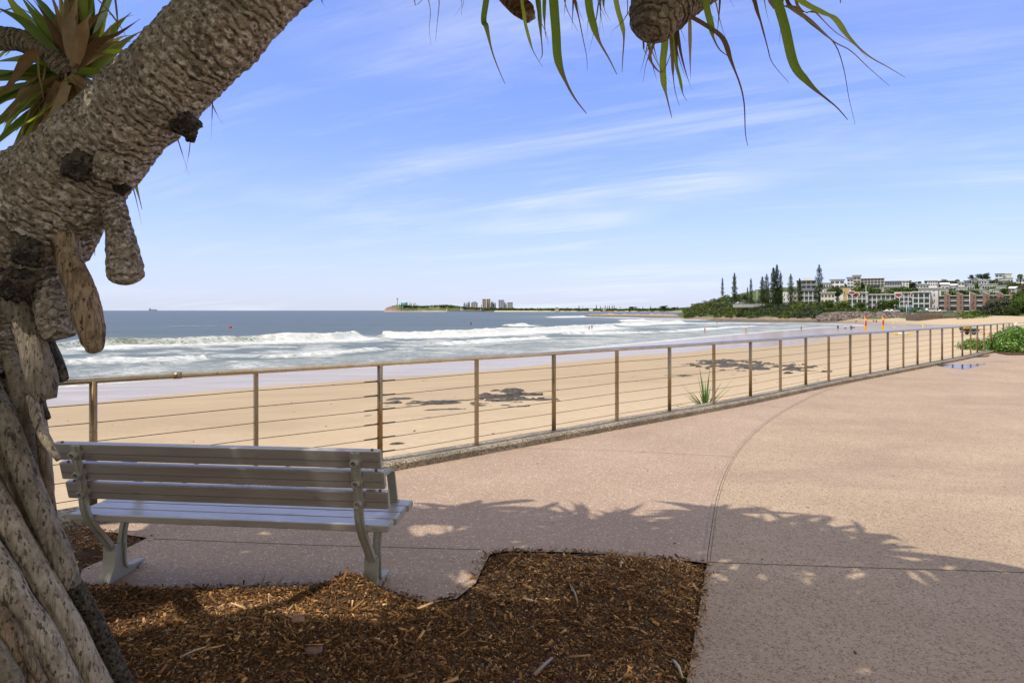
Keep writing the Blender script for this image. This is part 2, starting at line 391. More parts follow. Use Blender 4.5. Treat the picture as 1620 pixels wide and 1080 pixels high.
# ================================================================= promenade
RAIL0 = [(-13, -3.2), (-3.2, 4.80), (-1.31, 6.32), (-.4, 7.07), (1.42, 8.60), (4.02, 10.83), (6.8, 13.45), (9.57, 15.9), (14.9, 20.7), (17.5, 23.2), (21.6, 27.0)]
RAIL = np.array(smooth_path(RAIL0, 8))
_seg = np.hypot(*(RAIL[1:]-RAIL[:-1]).T); _cum = np.concatenate([[0], np.cumsum(_seg)])
def rail(s): return np.interp(s, _cum, RAIL[:, 0]), np.interp(s, _cum, RAIL[:, 1])
def rail_n(s):
    a = np.array(rail(s-.05)); b = np.array(rail(s+.05)); e = (b-a)/np.hypot(*(b-a)); return e, np.array([-e[1], e[0]])   # normal towards the sea
S754 = _cum[3*8]
def offs(o, s0=0, s1=None, step=.6):
    out = []
    for s in np.arange(s0, (s1 or _cum[-1])+.001, step):
        e, n = rail_n(min(max(s, .06), _cum[-1]-.06)); p = np.array(rail(s))+n*o; out.append((p[0], p[1]))
    return out
t, out = mk('aggregate_pavement')
ps = t.pos()
v1 = t.vor(95, ps); v2 = t.vor(85, t.map(ps, (1, 1, 1), (0, 0, .4), (3, 1, 0)), 'Color'); v2s = t.a('SeparateColor', {0: v2}).outputs[0]
n1 = t.noise(.8, 5, .6, ps); n2 = t.noise(6, 6, .7, ps); n3 = t.noise(45, 3, .6, ps)
zn = t.at('zone')
ca = t.mix(t.mr(n1, .3, .7), (.375, .27, .195), (.475, .35, .255)); cb = t.mix(t.mr(n1, .3, .7), (.385, .285, .195), (.50, .375, .26))
c = t.mix(zn, ca, cb)
c = t.mix(t.math('MULTIPLY', t.mr(n2, .35, .7), .25), c, (.30, .22, .16))
spk = t.math('MULTIPLY', t.mr(v2s, .56, .66), t.mr(v1, .62, .40))
c = t.mix(t.math('MULTIPLY', spk, .78), c, t.mix(zn, (.26, .185, .14), (.17, .125, .085)))
lt = t.math('MULTIPLY', t.mr(v2s, .16, .10), t.mr(v1, .5, .3))
c = t.mix(t.math('MULTIPLY', lt, t.mix(zn, (.9, .9, .9), (.35, .35, .35))), c, (.78, .72, .66))
st = t.mr(t.noise(.35, 5, .65, t.map(ps, (.6, 1.6, 1), (0, 0, R(-8))), 1.2), .54, .66)
c = t.mix(t.math('MULTIPLY', st, .28), c, (.24, .18, .14))
out(c, .8, t.bump(t.math('ADD', v1, n3), .55, .006), 0, .3)
PAVE = t.m
# curved joint between the two pours
jpx = [(1118, 890), (1120, 870), (1126, 830), (1134, 785), (1148, 745), (1168, 712), (1200, 678), (1245, 647), (1300, 620), (1365, 600), (1440, 586), (1530, 575.5), (1620, 569)]
JC = [tuple(G(a, b)[:2]) for a, b in jpx]
JC = [tuple(p) for p in smooth_path(JC, 5)]
bedR = tuple(G(1118, 890)[:2]); bedR2 = tuple(G(1085, 1080)[:2]); ex = (bedR2[0]+(bedR2[0]-bedR[0])*1.6, bedR2[1]+(bedR2[1]-bedR[1])*1.6)
# slab outline between bed and fence (zone a) follows the mulch bed's back edge
bedpx = [(1118, 890), (1085, 886), (1000, 879), (920, 873), (800, 871), (775, 876), (766, 893), (752, 922), (722, 946), (682, 953), (632, 940), (560, 925), (420, 928), (235, 930), (120, 934)]
BED = [tuple(G(a, b)[:2]) for a, b in bedpx]
inner = offs(-.13)
def tri_fill(name, outer, z, zone, kind='structure', th=.0):
    bm = bmesh.new(); vs = [bm.verts.new((p[0], p[1], z)) for p in outer]
    bm.faces.new(vs); bmesh.ops.triangulate(bm, faces=list(bm.faces)); bm.normal_update()
    if sum(f.normal.z for f in bm.faces) < 0: bmesh.ops.reverse_faces(bm, faces=list(bm.faces))
    me = bpy.data.meshes.new(name); bm.to_mesh(me); bm.free()
    a = me.attributes.new('zone', 'FLOAT', 'POINT'); a.data.foreach_set('value', np.full(len(me.vertices), zone, dtype=np.float32))
    return tag(link(name, me, PAVE), kind=kind)
patch = [tuple(G(a, b)[:2]) for a, b in [(60, 838), (150, 838), (233, 850), (190, 872), (130, 900), (60, 915)]]
i_end = inner[-1]
zA = inner[::-1]+[(-13, -4)]+[(-6, 3.2)]+[patch[5], patch[4], patch[3], patch[2], patch[1], patch[0]]+[]
# simple layout: fence strip (zone a) = inner kerb line ... joint curve ... bed edge
left_cut = [(-3.6, 3.72)]
zoneA = [p for p in inner if p[0] > -4.2]+[(i_end[0]+.3, i_end[1]-1.0)]+[p for p in JC[::-1] if p[0] < i_end[0]]+BED[1:]+[patch[4], patch[3], patch[2], patch[1], patch[0], (-4.4, 4.75)]
tri_fill('promenade', zoneA, 0.0, 0.0)
g = .003
JB = [(p[0]+g, p[1]-g) for p in JC]
zoneB = JB+[(JC[-1][0]+3, JC[-1][1]-.1), (40, 20), (40, -12), (ex[0], -12), ex, (bedR[0]+g, bedR[1])]
tri_fill('promenade', zoneB, 0.0, 1.0)
zoneC = [(JC[-1][0]+3, JC[-1][1]-.1+.01), (40, 20.01), (60, 40), (i_end[0]+6, i_end[1]+2), (i_end[0]+.3, i_end[1]-1.0)]+[p for p in JC if p[0] >= i_end[0]]
tri_fill('promenade', zoneC, 0.0, 0.3)
dirt = simple('dark_gap', (.06, .048, .04), .95)
b = MB(); b.sheet([(-13, -12), (60, -12), (60, 40)]+[(p[0], p[1]) for p in offs(-.10)[::-1]], -.035)
tag(b.build('ground', dirt), kind='structure')
# joints: thin saw cuts
def strip(name, pts, w, z, m, kind='structure'):
    b = MB(); n = len(pts); L = []; Rr = []
    for i, p in enumerate(pts):
        a = np.array(pts[max(i-1, 0)]); c_ = np.array(pts[min(i+1, n-1)]); e = c_-a; e = e/np.hypot(*e); nn = np.array([-e[1], e[0]])*w/2
        L.append((p[0]+nn[0], p[1]+nn[1], z)); Rr.append((p[0]-nn[0], p[1]-nn[1], z))
    b.add(L+Rr, [(i, i+1, n+i+1, n+i)[::-1] for i in range(n-1)])
    return tag(b.build(name, m), kind=kind)
jm = simple('joint_filler', (.11, .085, .07), .9); jl = simple('joint_sealant', (.34, .27, .21), .8)
def gl(pts): return [tuple(G(a, b)[:2]) for a, b in pts]
strip('pavement_joint', gl([(1122, 889), (1350, 897), (1620, 905), (1900, 914)]), .007, .002, jm)
strip('pavement_joint', gl([(1140, 722), (1300, 731), (1500, 741), (1900, 760)]), .004, .002, jl)
strip('pavement_joint', gl([(800, 708), (960, 712), (1160, 722)]), .006, .002, jm)
strip('pavement_joint', gl([(243, 852), (500, 862), (760, 869)]), .006, .002, jm)
strip('pavement_joint', gl([(1480, 571), (1560, 573), (1600, 573.5)]), .03, .002, jm)
strip('pavement_joint', gl([(1180, 640), (1260, 646)]), .01, .002, jm)
strip('pavement_joint', [(p[0]-.025, p[1]+.012) for p in JC], .006, .0025, jl)
strip('pavement_joint', [(p[0]+.018, p[1]-.012) for p in JC], .003, .0015, jm)
# puddle
t, out = mk('puddle_water'); n = t.noise(3, 3, .5, t.pos())
out((.06, .045, .035), .12, t.bump(n, .05, .01), 0, .35)
pm = t.m
b = MB(); pp = smooth_path([tuple(G(a, c_, .003)) for a, c_ in [(1478, 577), (1500, 576), (1530, 576), (1560, 575.5), (1545, 579), (1528, 583.5), (1510, 582), (1492, 580), (1478, 577)]], 4)[:-1]
b.sheet(pp); tag(b.build('puddle', pm), kind='structure')
b = MB(); pp = smooth_path([tuple(G(a, c_, .003)) for a, c_ in [(1535, 565), (1556, 562.5), (1566, 561), (1560, 564.5), (1535, 565)]], 4)[:-1]
b.sheet(pp); tag(b.build('puddle', pm), kind='structure')
# a few bits of blown leaf litter on the paving
V_ = []; C_ = []
for i in range(90):
    x = rnd.uniform(-.5, 6); y = rnd.uniform(2.6, 12); s = rnd.uniform(.006, .018); a = rnd.uniform(0, 6.28); d1 = Vector((math.cos(a), math.sin(a), .15))*s; d2 = Vector((-math.sin(a), math.cos(a), .2))*s*.45
    p = Vector((x, y, .006)); V_ += [p-d1, p-d2, p+d1, p+d2]; C_ += [rnd.choice([(.06, .04, .025), (.12, .08, .04), (.20, .14, .08)])]*4
tag(link('leaf_litter', npmesh('leaf_litter', V_, np.arange(len(V_)).reshape(-1, 4), C_), vcol('litter', .9)), 'tiny dark leaf fragments scattered on the paving', None, kind='stuff')
# ---- kerb with seawall under it
t, out = mk('kerb_concrete'); ps = t.pos()
v = t.vor(55, ps, 'Color'); vs_ = t.a('SeparateColor', {0: v}).outputs[0]
n1 = t.noise(2, 5, .65, ps)
c = t.mix(t.mr(vs_, .2, .9), (.20, .165, .115), (.50, .43, .32)); c = t.mix(t.mr(n1, .45, .7), c, (.20, .17, .13))
out(c, .9, t.bump(t.math('ADD', t.vor(55, ps), n1), .9, .02)); KERB = t.m
prof = [(.17, -2.2), (.17, .055), (.155, .075), (.13, .085), (-.10, .085), (-.13, .078), (-.15, .06), (-.155, -.3), (-.155, -2.2)]
vs = []; N = 0
for s in np.arange(.1, _cum[-1]-.1, .35):
    e, n = rail_n(s); p = np.array(rail(s))
    for o, z in prof: vs.append((p[0]+n[0]*o+.006*noise.noise(Vector((p[0]*3, p[1]*3, o*9))), p[1]+n[1]*o, z+(.006*noise.noise(Vector((p[0]*2, p[1]*2, o*5))) if z > 0 else 0)))
    N += 1
k = len(prof)
b = MB(); b.add(vs, [(i*k+j, (i+1)*k+j, (i+1)*k+j+1, i*k+j+1) for i in range(N-1) for j in range(k-1)])
tag(b.build('kerb', KERB), kind='structure')
# ================================================================= railing
t, out = mk('weathered_steel'); ob = t.obj()
n1 = t.noise(9, 6, .7, t.map(ob, (1, 1, .25))); n2 = t.noise(60, 3, .6, ob)
c = t.mix(t.mr(n1, .35, .65), (.40, .33, .23), (.30, .18, .07)); c = t.mix(t.mr(n2, .58, .72), c, (.12, .06, .02))
out(c, t.mr(n2, .3, .7, .28, .5), t.bump(n2, .1, .003), .8); POST = t.m
t, out = mk('handrail_steel'); ob = t.obj(); n1 = t.noise(5, 5, .7, t.map(ob, (1, 1, 1))); n2 = t.noise(40, 4, .7, ob)
c = t.mix(t.mr(n1, .4, .7), (.60, .55, .47), (.48, .38, .25)); c = t.mix(t.mr(n2, .62, .75), c, (.22, .13, .06))
out(c, t.mr(n2, .3, .7, .2, .38), None, .9); HAND = t.m
cable_m = simple('wire_rope', (.13, .10, .075), .5, .7)
rl = empty('fence', tuple(rail(S754))+(0.0,), 0, 'brown weathered steel post and wire fence with a round handrail along the kerb', 'fence')
off0 = Vector((-rail(S754)[0], -rail(S754)[1], 0))
spc = 1.205; ks = [k for k in range(-8, 26) if S754+k*spc < _cum[-1]-.6 and S754+k*spc > .3]
ZT = 1.09
for k in ks:
    s = S754+k*spc; x, y = rail(s); main = (k % 2 != 0)
    e, n = rail_n(s); b = MB(); M = Matrix.Translation((x+off0.x, y+off0.y, 0)) @ Matrix.Rotation(math.atan2(e[1], e[0]), 4, 'Z')
    r = .0275 if main else .017
    if main:
        b.tube([M @ Vector((0, 0, .07)), M @ Vector((0, 0, ZT-.03))], r, 18)
        b.tube([M @ Vector((0, 0, .07)), M @ Vector((0, 0, .098))], .045, 18)
    else:
        b.box(-.016, .016, -.022, .022, .07, ZT-.03, M, .004); b.box(-.03, .03, -.03, .03, .07, .096, M, .003)
    po = b.build('post', POST, rl)
    if k == -1:
        for j in range(6):
            z = .175+j*.143
            for q in (-1, 1):
                b = MB(); b.tube([M @ Vector((q*.02, 0, z)), M @ Vector((q*.05, 0, z)), M @ Vector((q*.055, 0, z)), M @ Vector((q*.17, 0, z))], [.009, .009, .006, .0055], 8)
                b.build('cable_fitting', cable_m, po)
sr = np.arange(.15, _cum[-1]-.25, .3)
top = [Vector((rail(s)[0]+off0.x, rail(s)[1]+off0.y, ZT-.026+.0015*math.sin(s*2.1))) for s in sr]
lx, ly = rail(_cum[-1]-.25); top += [Vector((lx+off0.x+.12, ly+off0.y+.11, ZT-.04)), Vector((lx+off0.x+.2, ly+off0.y+.18, ZT-.10)), Vector((lx+off0.x+.22, ly+off0.y+.2, ZT-.2)), Vector((lx+off0.x+.22, ly+off0.y+.2, .07))]
b = MB(); b.tube(top, .026, 16); b.build('handrail', HAND, rl)
# coupling sleeve of the handrail
sc_ = S754-2.52*spc; b = MB(); p0 = rail(sc_-.03); p1 = rail(sc_+.03)
b.tube([(p0[0]+off0.x, p0[1]+off0.y, ZT-.026), (p1[0]+off0.x, p1[1]+off0.y, ZT-.026)], .0285, 16); b.build('rail_sleeve', POST, rl)
for j in range(6):
    z = .175+j*.143; pts = []
    for i in range(len(ks)-1):
        for q in range(4):
            s = S754+(ks[i]+q/4)*spc; x, y = rail(s); pts.append((x+off0.x, y+off0.y, z-.006*math.sin(math.pi*((q/4+(ks[i] % 2))/2))))
    s = S754+ks[-1]*spc; pts.append((rail(s)[0]+off0.x, rail(s)[1]+off0.y, z))
    b = MB(); b.tube(pts, .0033, 6); b.build('cable', cable_m, rl)
# second railing starting at the far right
r2 = empty('railing', (21.95, 27.35, 0), 0, 'short pale steel railing behind the green hedge at the right edge', 'railing')
b = MB(); b.tube([(0, 0, 0), (0, 0, .85), (.05, 0, 1.0), (.2, .02, 1.075), (.6, .05, 1.085), (6, .4, 1.09)], .026, 12); b.build('handrail', simple('pale_steel', (.75, .74, .72), .3, .7), r2)
for x in (1.6, 3.2, 4.8):
    b = MB(); b.tube([(x, .1+x*.05, 0), (x, .1+x*.05, 1.07)], .024, 12); b.build('post', POST, r2)
for j in range(5):
    b = MB(); b.tube([(0, 0, .2+j*.16), (6, .4, .2+j*.16)], .003, 6); b.build('cable', cable_m, r2)
# ================================================================= park bench
t, out = mk('bench_aluminium'); ob = t.obj()
n1 = t.noise(3, 6, .65, t.map(ob, (.6, 3, 6))); n2 = t.noise(25, 5, .7, t.map(ob, (.4, 1, 1)))
c = t.mix(t.mr(n1, .35, .65), (.45, .415, .37), (.60, .56, .51)); c = t.mix(t.mr(n2, .60, .78), c, (.25, .23, .20))
out(c, t.mr(n2, .3, .8, .30, .5), t.bump(n2, .08, .003), .5, .5); SLAT = t.m
t, out = mk('cast_frame'); ob = t.obj()
n1 = t.noise(5, 6, .65, ob); n2 = t.noise(70, 4, .7, ob)
c = t.mix(t.mr(n1, .3, .7), (.34, .325, .27), (.45, .435, .37)); c = t.mix(t.mr(n2, .60, .74), c, (.12, .10, .075))
out(c, .55, t.bump(t.math('ADD', n2, n1), .35, .004), .25, .4); CAST = t.m
groove = simple('groove', (.10, .085, .07), .9)
BL = Vector((-2.495, 3.53, 0)); BRt = Vector((-.68, 3.33, 0)); ang = math.atan2(BRt.y-BL.y, BRt.x-BL.x); BC = (BL+BRt)/2
bench = empty('park_bench', (BC.x, BC.y, 0), ang, 'grey aluminium slatted park bench with cast legs facing the sea at the mulch edge', 'bench')
HL = .925
def slat(y0, y1, z0, z1, name, M=None, par=bench, shift=0):
    b = MB(); b.box(-HL+shift, HL+shift, y0, y1, z0, z1, M, .006); o = b.build(name, SLAT, par)
    return o
for j in range(4):
    y = .015+j*.117
    o = slat(y, y+.104, .412, .452, 'seat_slat', shift=[0, .01, .004, .012][j])
    for q in (-1, 1):
        b = MB(); b.box(q*HL+[0, .01, .004, .012][j]-.004, q*HL+[0, .01, .004, .012][j]+.006, y+.004, y+.1, .415, .449, None, .003); b.build('end_cap', simple('cap_%d_%d' % (j, q), (.32, .31, .27), .6) if False else CAST, o)
lean = R(14)
for j in range(3):
    zc_ = .595+j*.114
    M = Matrix.Translation((-.012*j+.008, .028-(zc_-.5)*math.tan(lean)-.0, zc_)) @ Matrix.Rotation(lean, 4, 'X')
    o = slat(-.018, .018, -.049, .049, 'back_slat', M)
    b = MB(); b.box(-HL+.003, HL-.003, -.0188, -.0170, -.009, -.0065, M); b.build('groove', groove, o)
    for q in (-1, 1):
        b = MB(); b.box(q*HL-.005, q*HL+.005, -.015, .015, -.048, .048, M, .003); b.build('end_cap', CAST, o)
        b = MB(); b.tube([M @ Vector((q*(HL-.04), 0, .0515)), M @ Vector((q*(HL-.04), 0, .0545))], .008, 10); b.build('screw', groove, o)
def ypos(z): return .028-(z-.5)*math.tan(lean)
def frame(xc, name='leg_frame'):
    b = MB()
    # rear strut: runs up behind the back slats and sweeps forward under the seat
    cl = smooth_path([(ypos(.84)-.035, .86), (ypos(.75)-.037, .75), (ypos(.62)-.038, .62), (-.028, .52), (-.005, .45), (.045, .37), (.105, .295), (.15, .235), (.17, .20)], 5)
    n = len(cl); w = .021
    for (hw, thick) in ((.024, w), (.008, .036)):
        L = []; Q = []
        for i, p in enumerate(cl):
            a = Vector(cl[max(i-1, 0)]); c_ = Vector(cl[min(i+1, n-1)]); e = (c_-a).normalized(); nn = Vector((-e.y, e.x)); tk = thick*(.75+.5*i/n)
            L.append((p[0]+nn.x*tk*.5, p[1]+nn.y*tk*.5)); Q.append((p[0]-nn.x*tk*.5, p[1]-nn.y*tk*.5))
        b.prism(L+Q[::-1], xc-hw, xc+hw)
    # front strut
    cf = smooth_path([(.44, .405), (.36, .395), (.305, .35), (.275, .29), (.262, .22), (.258, .16)], 5); n = len(cf)
    for (hw, thick) in ((.024, .016), (.008, .034)):
        L = []; Q = []
        for i, p in enumerate(cf):
            a = Vector(cf[max(i-1, 0)]); c_ = Vector(cf[min(i+1, n-1)]); e = (c_-a).normalized(); nn = Vector((-e.y, e.x))
            L.append((p[0]+nn.x*thick*.5, p[1]+nn.y*thick*.5)); Q.append((p[0]-nn.x*thick*.5, p[1]-nn.y*thick*.5))
        b.prism(L+Q[::-1], xc-hw, xc+hw)
    b.prism([(.02, .395), (.44, .395), (.44, .411), (.02, .411)], xc-.023, xc+.023)
    # column and foot
    rear = smooth_path([(.168, .215), (.165, .15), (.155, .09), (.125, .04), (.085, -.03)], 4); fr = smooth_path([(.262, .2), (.262, .10), (.272, .065), (.30, .047), (.36, .040), (.425, .036)], 4)
    poly = rear+[(.385, -.03), (.40, .004), (.43, .002)]+fr[::-1]
    b.prism(poly, xc-.012, xc+.012)
    for path, th in ((rear, .016), (fr, .014)):
        n = len(path); L = []; Q = []
        for i, p in enumerate(path):
            a = Vector(path[max(i-1, 0)]); c_ = Vector(path[min(i+1, n-1)]); e = (c_-a).normalized(); nn = Vector((-e.y, e.x))
            L.append((p[0]+nn.x*th*.5, p[1]+nn.y*th*.5)); Q.append((p[0]-nn.x*th*.5, p[1]-nn.y*th*.5))
        b.prism(L+Q[::-1], xc-.027-.012*(path is rear), xc+.027+.012*(path is rear))
    b.box(xc-.028, xc+.028, .375, .44, -.02, .018, None, .006)
    o = b.build(name, CAST, bench)
    # bosses with bolt holes behind every back slat
    for j in range(3):
        z = .590+j*.114; y = ypos(z)-.018; bb = MB(); ax = Vector((0, -math.cos(lean), -math.sin(lean))); c0 = Vector((xc, y, z))
        ro, ri = .0225, .0135; u1 = Vector((1, 0, 0)); u2 = ax.cross(u1); vv = []; N_ = 20
        for d_, r_ in ((-.01, .03), (.03, ro), (.050, ro), (.053, ro-.003), (.053, ri), (.020, ri)):
            for q_ in range(N_): vv.append(c0+ax*d_+u1*(r_*math.cos(6.28318*q_/N_))+u2*(r_*math.sin(6.28318*q_/N_)))
        bb.add(vv, [(i_*N_+q_, i_*N_+(q_+1) % N_, (i_+1)*N_+(q_+1) % N_, (i_+1)*N_+q_) for i_ in range(5) for q_ in range(N_)], None, None, True)
        bb.build('bolt_boss', CAST, o)
        bb = MB(); bb.tube([c0+ax*.018, c0+ax*.026], ri+.002, 14); bb.build('bolt', groove, o)
    return o
frame(-HL+.125); frame(HL-.14)
for xc in (-HL+.125, HL-.09):
    b = MB(); path = smooth_path([(ypos(.66)+.02, .66), (.10, .672), (.30, .672), (.355, .655), (.375, .62), (.43, .455)], 5); n = len(path); L = []; Q = []
    for i, p in enumerate(path):
        a = Vector(path[max(i-1, 0)]); c_ = Vector(path[min(i+1, n-1)]); e = (c_-a).normalized(); nn = Vector((-e.y, e.x))
        L.append((p[0]+nn.x*.008, p[1]+nn.y*.008)); Q.append((p[0]-nn.x*.008, p[1]-nn.y*.008))
    b.prism(L+Q[::-1], xc-.024, xc+.024); b.box(xc-.028, xc+.028, .41, .455, .4525, .460, None, .002); b.build('armrest', CAST, bench)
# ================================================================= mulch bed
def in_poly(X, Y, poly):
    c = np.zeros(X.shape, bool); j = len(poly)-1
    for i in range(len(poly)):
        xi, yi = poly[i]; xj, yj = poly[j]
        with np.errstate(divide='ignore', invalid='ignore'):
            k = ((yi > Y) != (yj > Y)) & (X < (xj-xi)*(Y-yi)/(yj-yi+1e-12)+xi)
        c ^= k; j = i
    return c
bedpoly = BED+[(-5.5, 3.3), (-5.5, -2), (ex[0], -2), ex]
def dist_edge(X, Y, poly):
    pl = np.array(poly+[poly[0]]); d, _ = polyd(X, Y, pl); return np.abs(d)
legR = bench.matrix_basis @ Vector((HL-.125, .12, 0)); legL = bench.matrix_basis @ Vector((-HL+.125, .1, 0))
def mulch_h(X, Y, poly):
    d = dist_edge(X, Y, poly)
    z = -.012+.06*sst(0, .2, d)+.05*(fbm(X*1.3, Y*1.3, 3, 80)-.5)+.035*(fbm(X*6, Y*6, 3, 81)-.5)
    z = z+.085*np.exp(-(((X-legR.x+.10)/.16)**2+((Y-legR.y+.06)/.13)**2))+.05*np.exp(-(((X-legL.x)/.3)**2+((Y-legL.y+.1)/.2)**2))
    z = z+.05*np.exp(-(((X+1.25)/.5)**2+((Y-3.0)/.28)**2))
    return z
t, out = mk('mulch_soil'); ps = t.pos(); n1 = t.noise(28, 6, .75, ps); n2 = t.noise(2.2, 4, .6, ps)
c = t.ramp(n1, [(.3, (.035, .02, .012)), (.5, (.10, .058, .028)), (.62, (.19, .115, .05)), (.75, (.32, .21, .10))])
out(c, .95, t.bump(n1, 1, .03)); SOIL = t.m
CH = vcol('mulch_chip', .85, spec=.15, var=.25, sc=60)
def bed(poly, name, x0, x1, y0, y1, nchip, seed):
    st = .035; xs = np.arange(x0, x1, st); ys = np.arange(y0, y1, st); X, Y = np.meshgrid(xs, ys)
    z = mulch_h(X, Y, poly); ins = in_poly(X, Y, poly)
    z = np.where(ins, z, -.05)
    me = npmesh(name, np.stack([X, Y, z], -1), grid_faces(len(ys), len(xs), keep=ins), smooth=True)
    tag(link(name, me, SOIL), kind='structure')
    r = np.random.default_rng(seed)
    n = nchip; px = r.uniform(x0, x1, n); py = y0+(y1-y0)*r.uniform(0, 1, n)**.85
    k = in_poly(px+r.normal(0, .03, n), py+r.normal(0, .03, n), poly); px = px[k]; py = py[k]; n = len(px)
    big = r.uniform(0, 1, n); L = np.where(big > .992, r.uniform(.05, .10, n), np.where(big > .90, r.uniform(.018, .038, n), r.uniform(.007, .018, n)))
    Wd = np.minimum(L*r.uniform(.12, .5, n), .014); T = Wd*r.uniform(.15, .5, n)
    yaw = r.uniform(0, 2*np.pi, n); pit = r.normal(0, .38, n); rol = r.normal(0, .6, n)
    z = mulch_h(px, py, poly)+r.uniform(-.004, .016, n)
    z = np.where(in_poly(px, py, poly), z, .006)
    base = np.array([(a, b_, c_) for a in (-.5, .5) for b_ in (-.5, .5) for c_ in (-.5, .5)])
    lo = base[None]*np.stack([L, Wd, T], -1)[:, None, :]
    tap = r.uniform(.3, 1, n)[:, None]; lo[:, 4:, 1] *= tap
    lo[:, :, 2] += (r.normal(0, .12, n)*L)[:, None]*(base[None, :, 0]**2)*4
    cy, sy, cp, sp, cr, sr_ = np.cos(yaw), np.sin(yaw), np.cos(pit), np.sin(pit), np.cos(rol), np.sin(rol)
    x, y, zz = lo[..., 0], lo[..., 1], lo[..., 2]
    y, zz = y*cr[:, None]-zz*sr_[:, None], y*sr_[:, None]+zz*cr[:, None]
    x, zz = x*cp[:, None]-zz*sp[:, None], x*sp[:, None]+zz*cp[:, None]
    x, y = x*cy[:, None]-y*sy[:, None], x*sy[:, None]+y*cy[:, None]
    V = np.stack([x+px[:, None], y+py[:, None], zz+z[:, None]], -1).reshape(-1, 3)
    q = np.array([(0, 1, 3, 2), (4, 6, 7, 5), (0, 4, 5, 1), (2, 3, 7, 6), (0, 2, 6, 4), (1, 5, 7, 3)])
    Fc = (np.arange(n)[:, None, None]*8+q[None]).reshape(-1, 4)
    pal = np.array([(.10, .055, .026), (.16, .09, .042), (.26, .15, .062), (.38, .225, .095), (.52, .33, .15), (.58, .42, .25), (.26, .13, .06), (.34, .28, .21)])
    pale = sst(.46, .66, fbm(px*1.7, py*1.9, 3, 91)+.22*np.exp(-(((px+1.15)/.55)**2+((py-3.0)/.4)**2))-.03)   # paler chips in random patches, plus the sunlit patch painted into chip colour
    pr = r.uniform(.06, 1, n); idx = np.where(pr < .34-.2*pale, 0, np.where(pr < .60-.3*pale, 1, np.where(pr < .78-.3*pale, 2, np.where(pr < .88-.22*pale, 3, np.where(pr < .945-.15*pale, 4, np.where(pr < .962, 5, np.where(pr < .985, 6, 7)))))))
    col = pal[idx]*np.array([1.04, .93, .84])*r.uniform(.75, 1.3, n)[:, None]
    me = npmesh(name+'_chips', V, Fc, col=np.repeat(col, 8, 0))
    tag(link('wood_chips', me, CH), 'brown shredded bark and wood chips covering the bed' if nchip > 20000 else 'brown wood chips in the small bed behind the bench', None, kind='stuff')
bed(bedpoly, 'mulch', -3.2, 1.35, 1.55, 4.25, 190000, 5)
bed(patch, 'mulch', -3.9, -1.9, 3.6, 4.9, 14000, 6)
# a few single pieces lying on the mulch
def lump(name, p, sx_, sy_, sz, m, label, cat, seed=0, rz=0, sub=3):
    bm = bmesh.new(); bmesh.ops.create_icosphere(bm, subdivisions=sub, radius=1)
    for v in bm.verts:
        q = v.co*1.3+Vector((seed, seed*2, 0)); k = 1+.28*noise.noise(q)+.12*noise.noise(q*3)
        v.co = Vector((v.co.x*sx_*k, v.co.y*sy_*k, v.co.z*sz*k))
    me = bpy.data.meshes.new(name); bm.to_mesh(me); bm.free(); me.polygons.foreach_set('use_smooth', [True]*len(me.polygons))
    o = link(name, me, m); o.location = p; o.rotation_euler = (0, 0, rz); return tag(o, label, cat)
mh = lambda x, y: float(mulch_h(np.array([x]), np.array([y]), bedpoly)[0])
p = G(472, 1003, .04); lump('stone', (p.x, p.y, mh(p.x, p.y)+.012), .034, .026, .016, simple('pink_stone', (.34, .19, .13), .7), 'flat pinkish brown stone on the mulch in front of the bench', 'stone', 3, .4)
p = G(497, 1040, .04); lump('stone', (p.x, p.y, mh(p.x, p.y)+.010), .042, .028, .016, simple('buried_stone', (.20, .12, .09), .8), 'dull brown stone half buried in mulch near the bottom edge', 'stone', 8, .1)
p = G(983, 893, .04); lump('pebble', (p.x, p.y, mh(p.x, p.y)+.014), .011, .010, .009, simple('white_pebble', (.62, .58, .50), .6), 'small round cream pebble near the far corner of the mulch bed', 'pebble', 5)
def stick(px0, py0, px1, py1, r_, m, label, rise=.02):
    a = G(px0, py0, .04); c_ = G(px1, py1, .04); a.z = mh(a.x, a.y)+.014; c_.z = mh(c_.x, c_.y)+.014+rise; o = empty('stick', a)
    mid = (a+c_)/2+Vector((.006, .004, .006)); b = MB(); b.tube([Vector((0, 0, 0)), mid-a, c_-a], [r_, r_*.9, r_*.6], 8); bpy.data.objects.remove(o)
    q = b.build('stick', m); q.location = a; return tag(q, label, 'stick')
wd = simple('grey_stick', (.30, .24, .17), .8); wd2 = simple('mauve_stick', (.32, .25, .25), .8); wd3 = simple('dark_stick', (.08, .05, .03), .8); wd4 = simple('pale_stick', (.55, .47, .34), .8)
stick(410, 930, 420, 912, .006, wd, 'short upright grey stick at the mulch edge under the bench', .05)
stick(434, 926, 448, 914, .005, wd, 'bent pale twig beside the upright stick under the bench', .04)
stick(845, 1078, 874, 1057, .008, wd2, 'mauve grey stick lying on mulch at the bottom edge')
stick(905, 868, 942, 886, .007, wd3, 'dark broken twig on the far edge of the mulch bed')
stick(1064, 1036, 1080, 1062, .007, wd4, 'pale curved stick near the right edge of the mulch bed')
stick(285, 1056, 325, 1048, .005, wd4, 'long pale splinter on mulch beside the tree roots')
stick(902, 928, 914, 964, .006, wd, 'straight brown stick in the middle of the mulch bed')
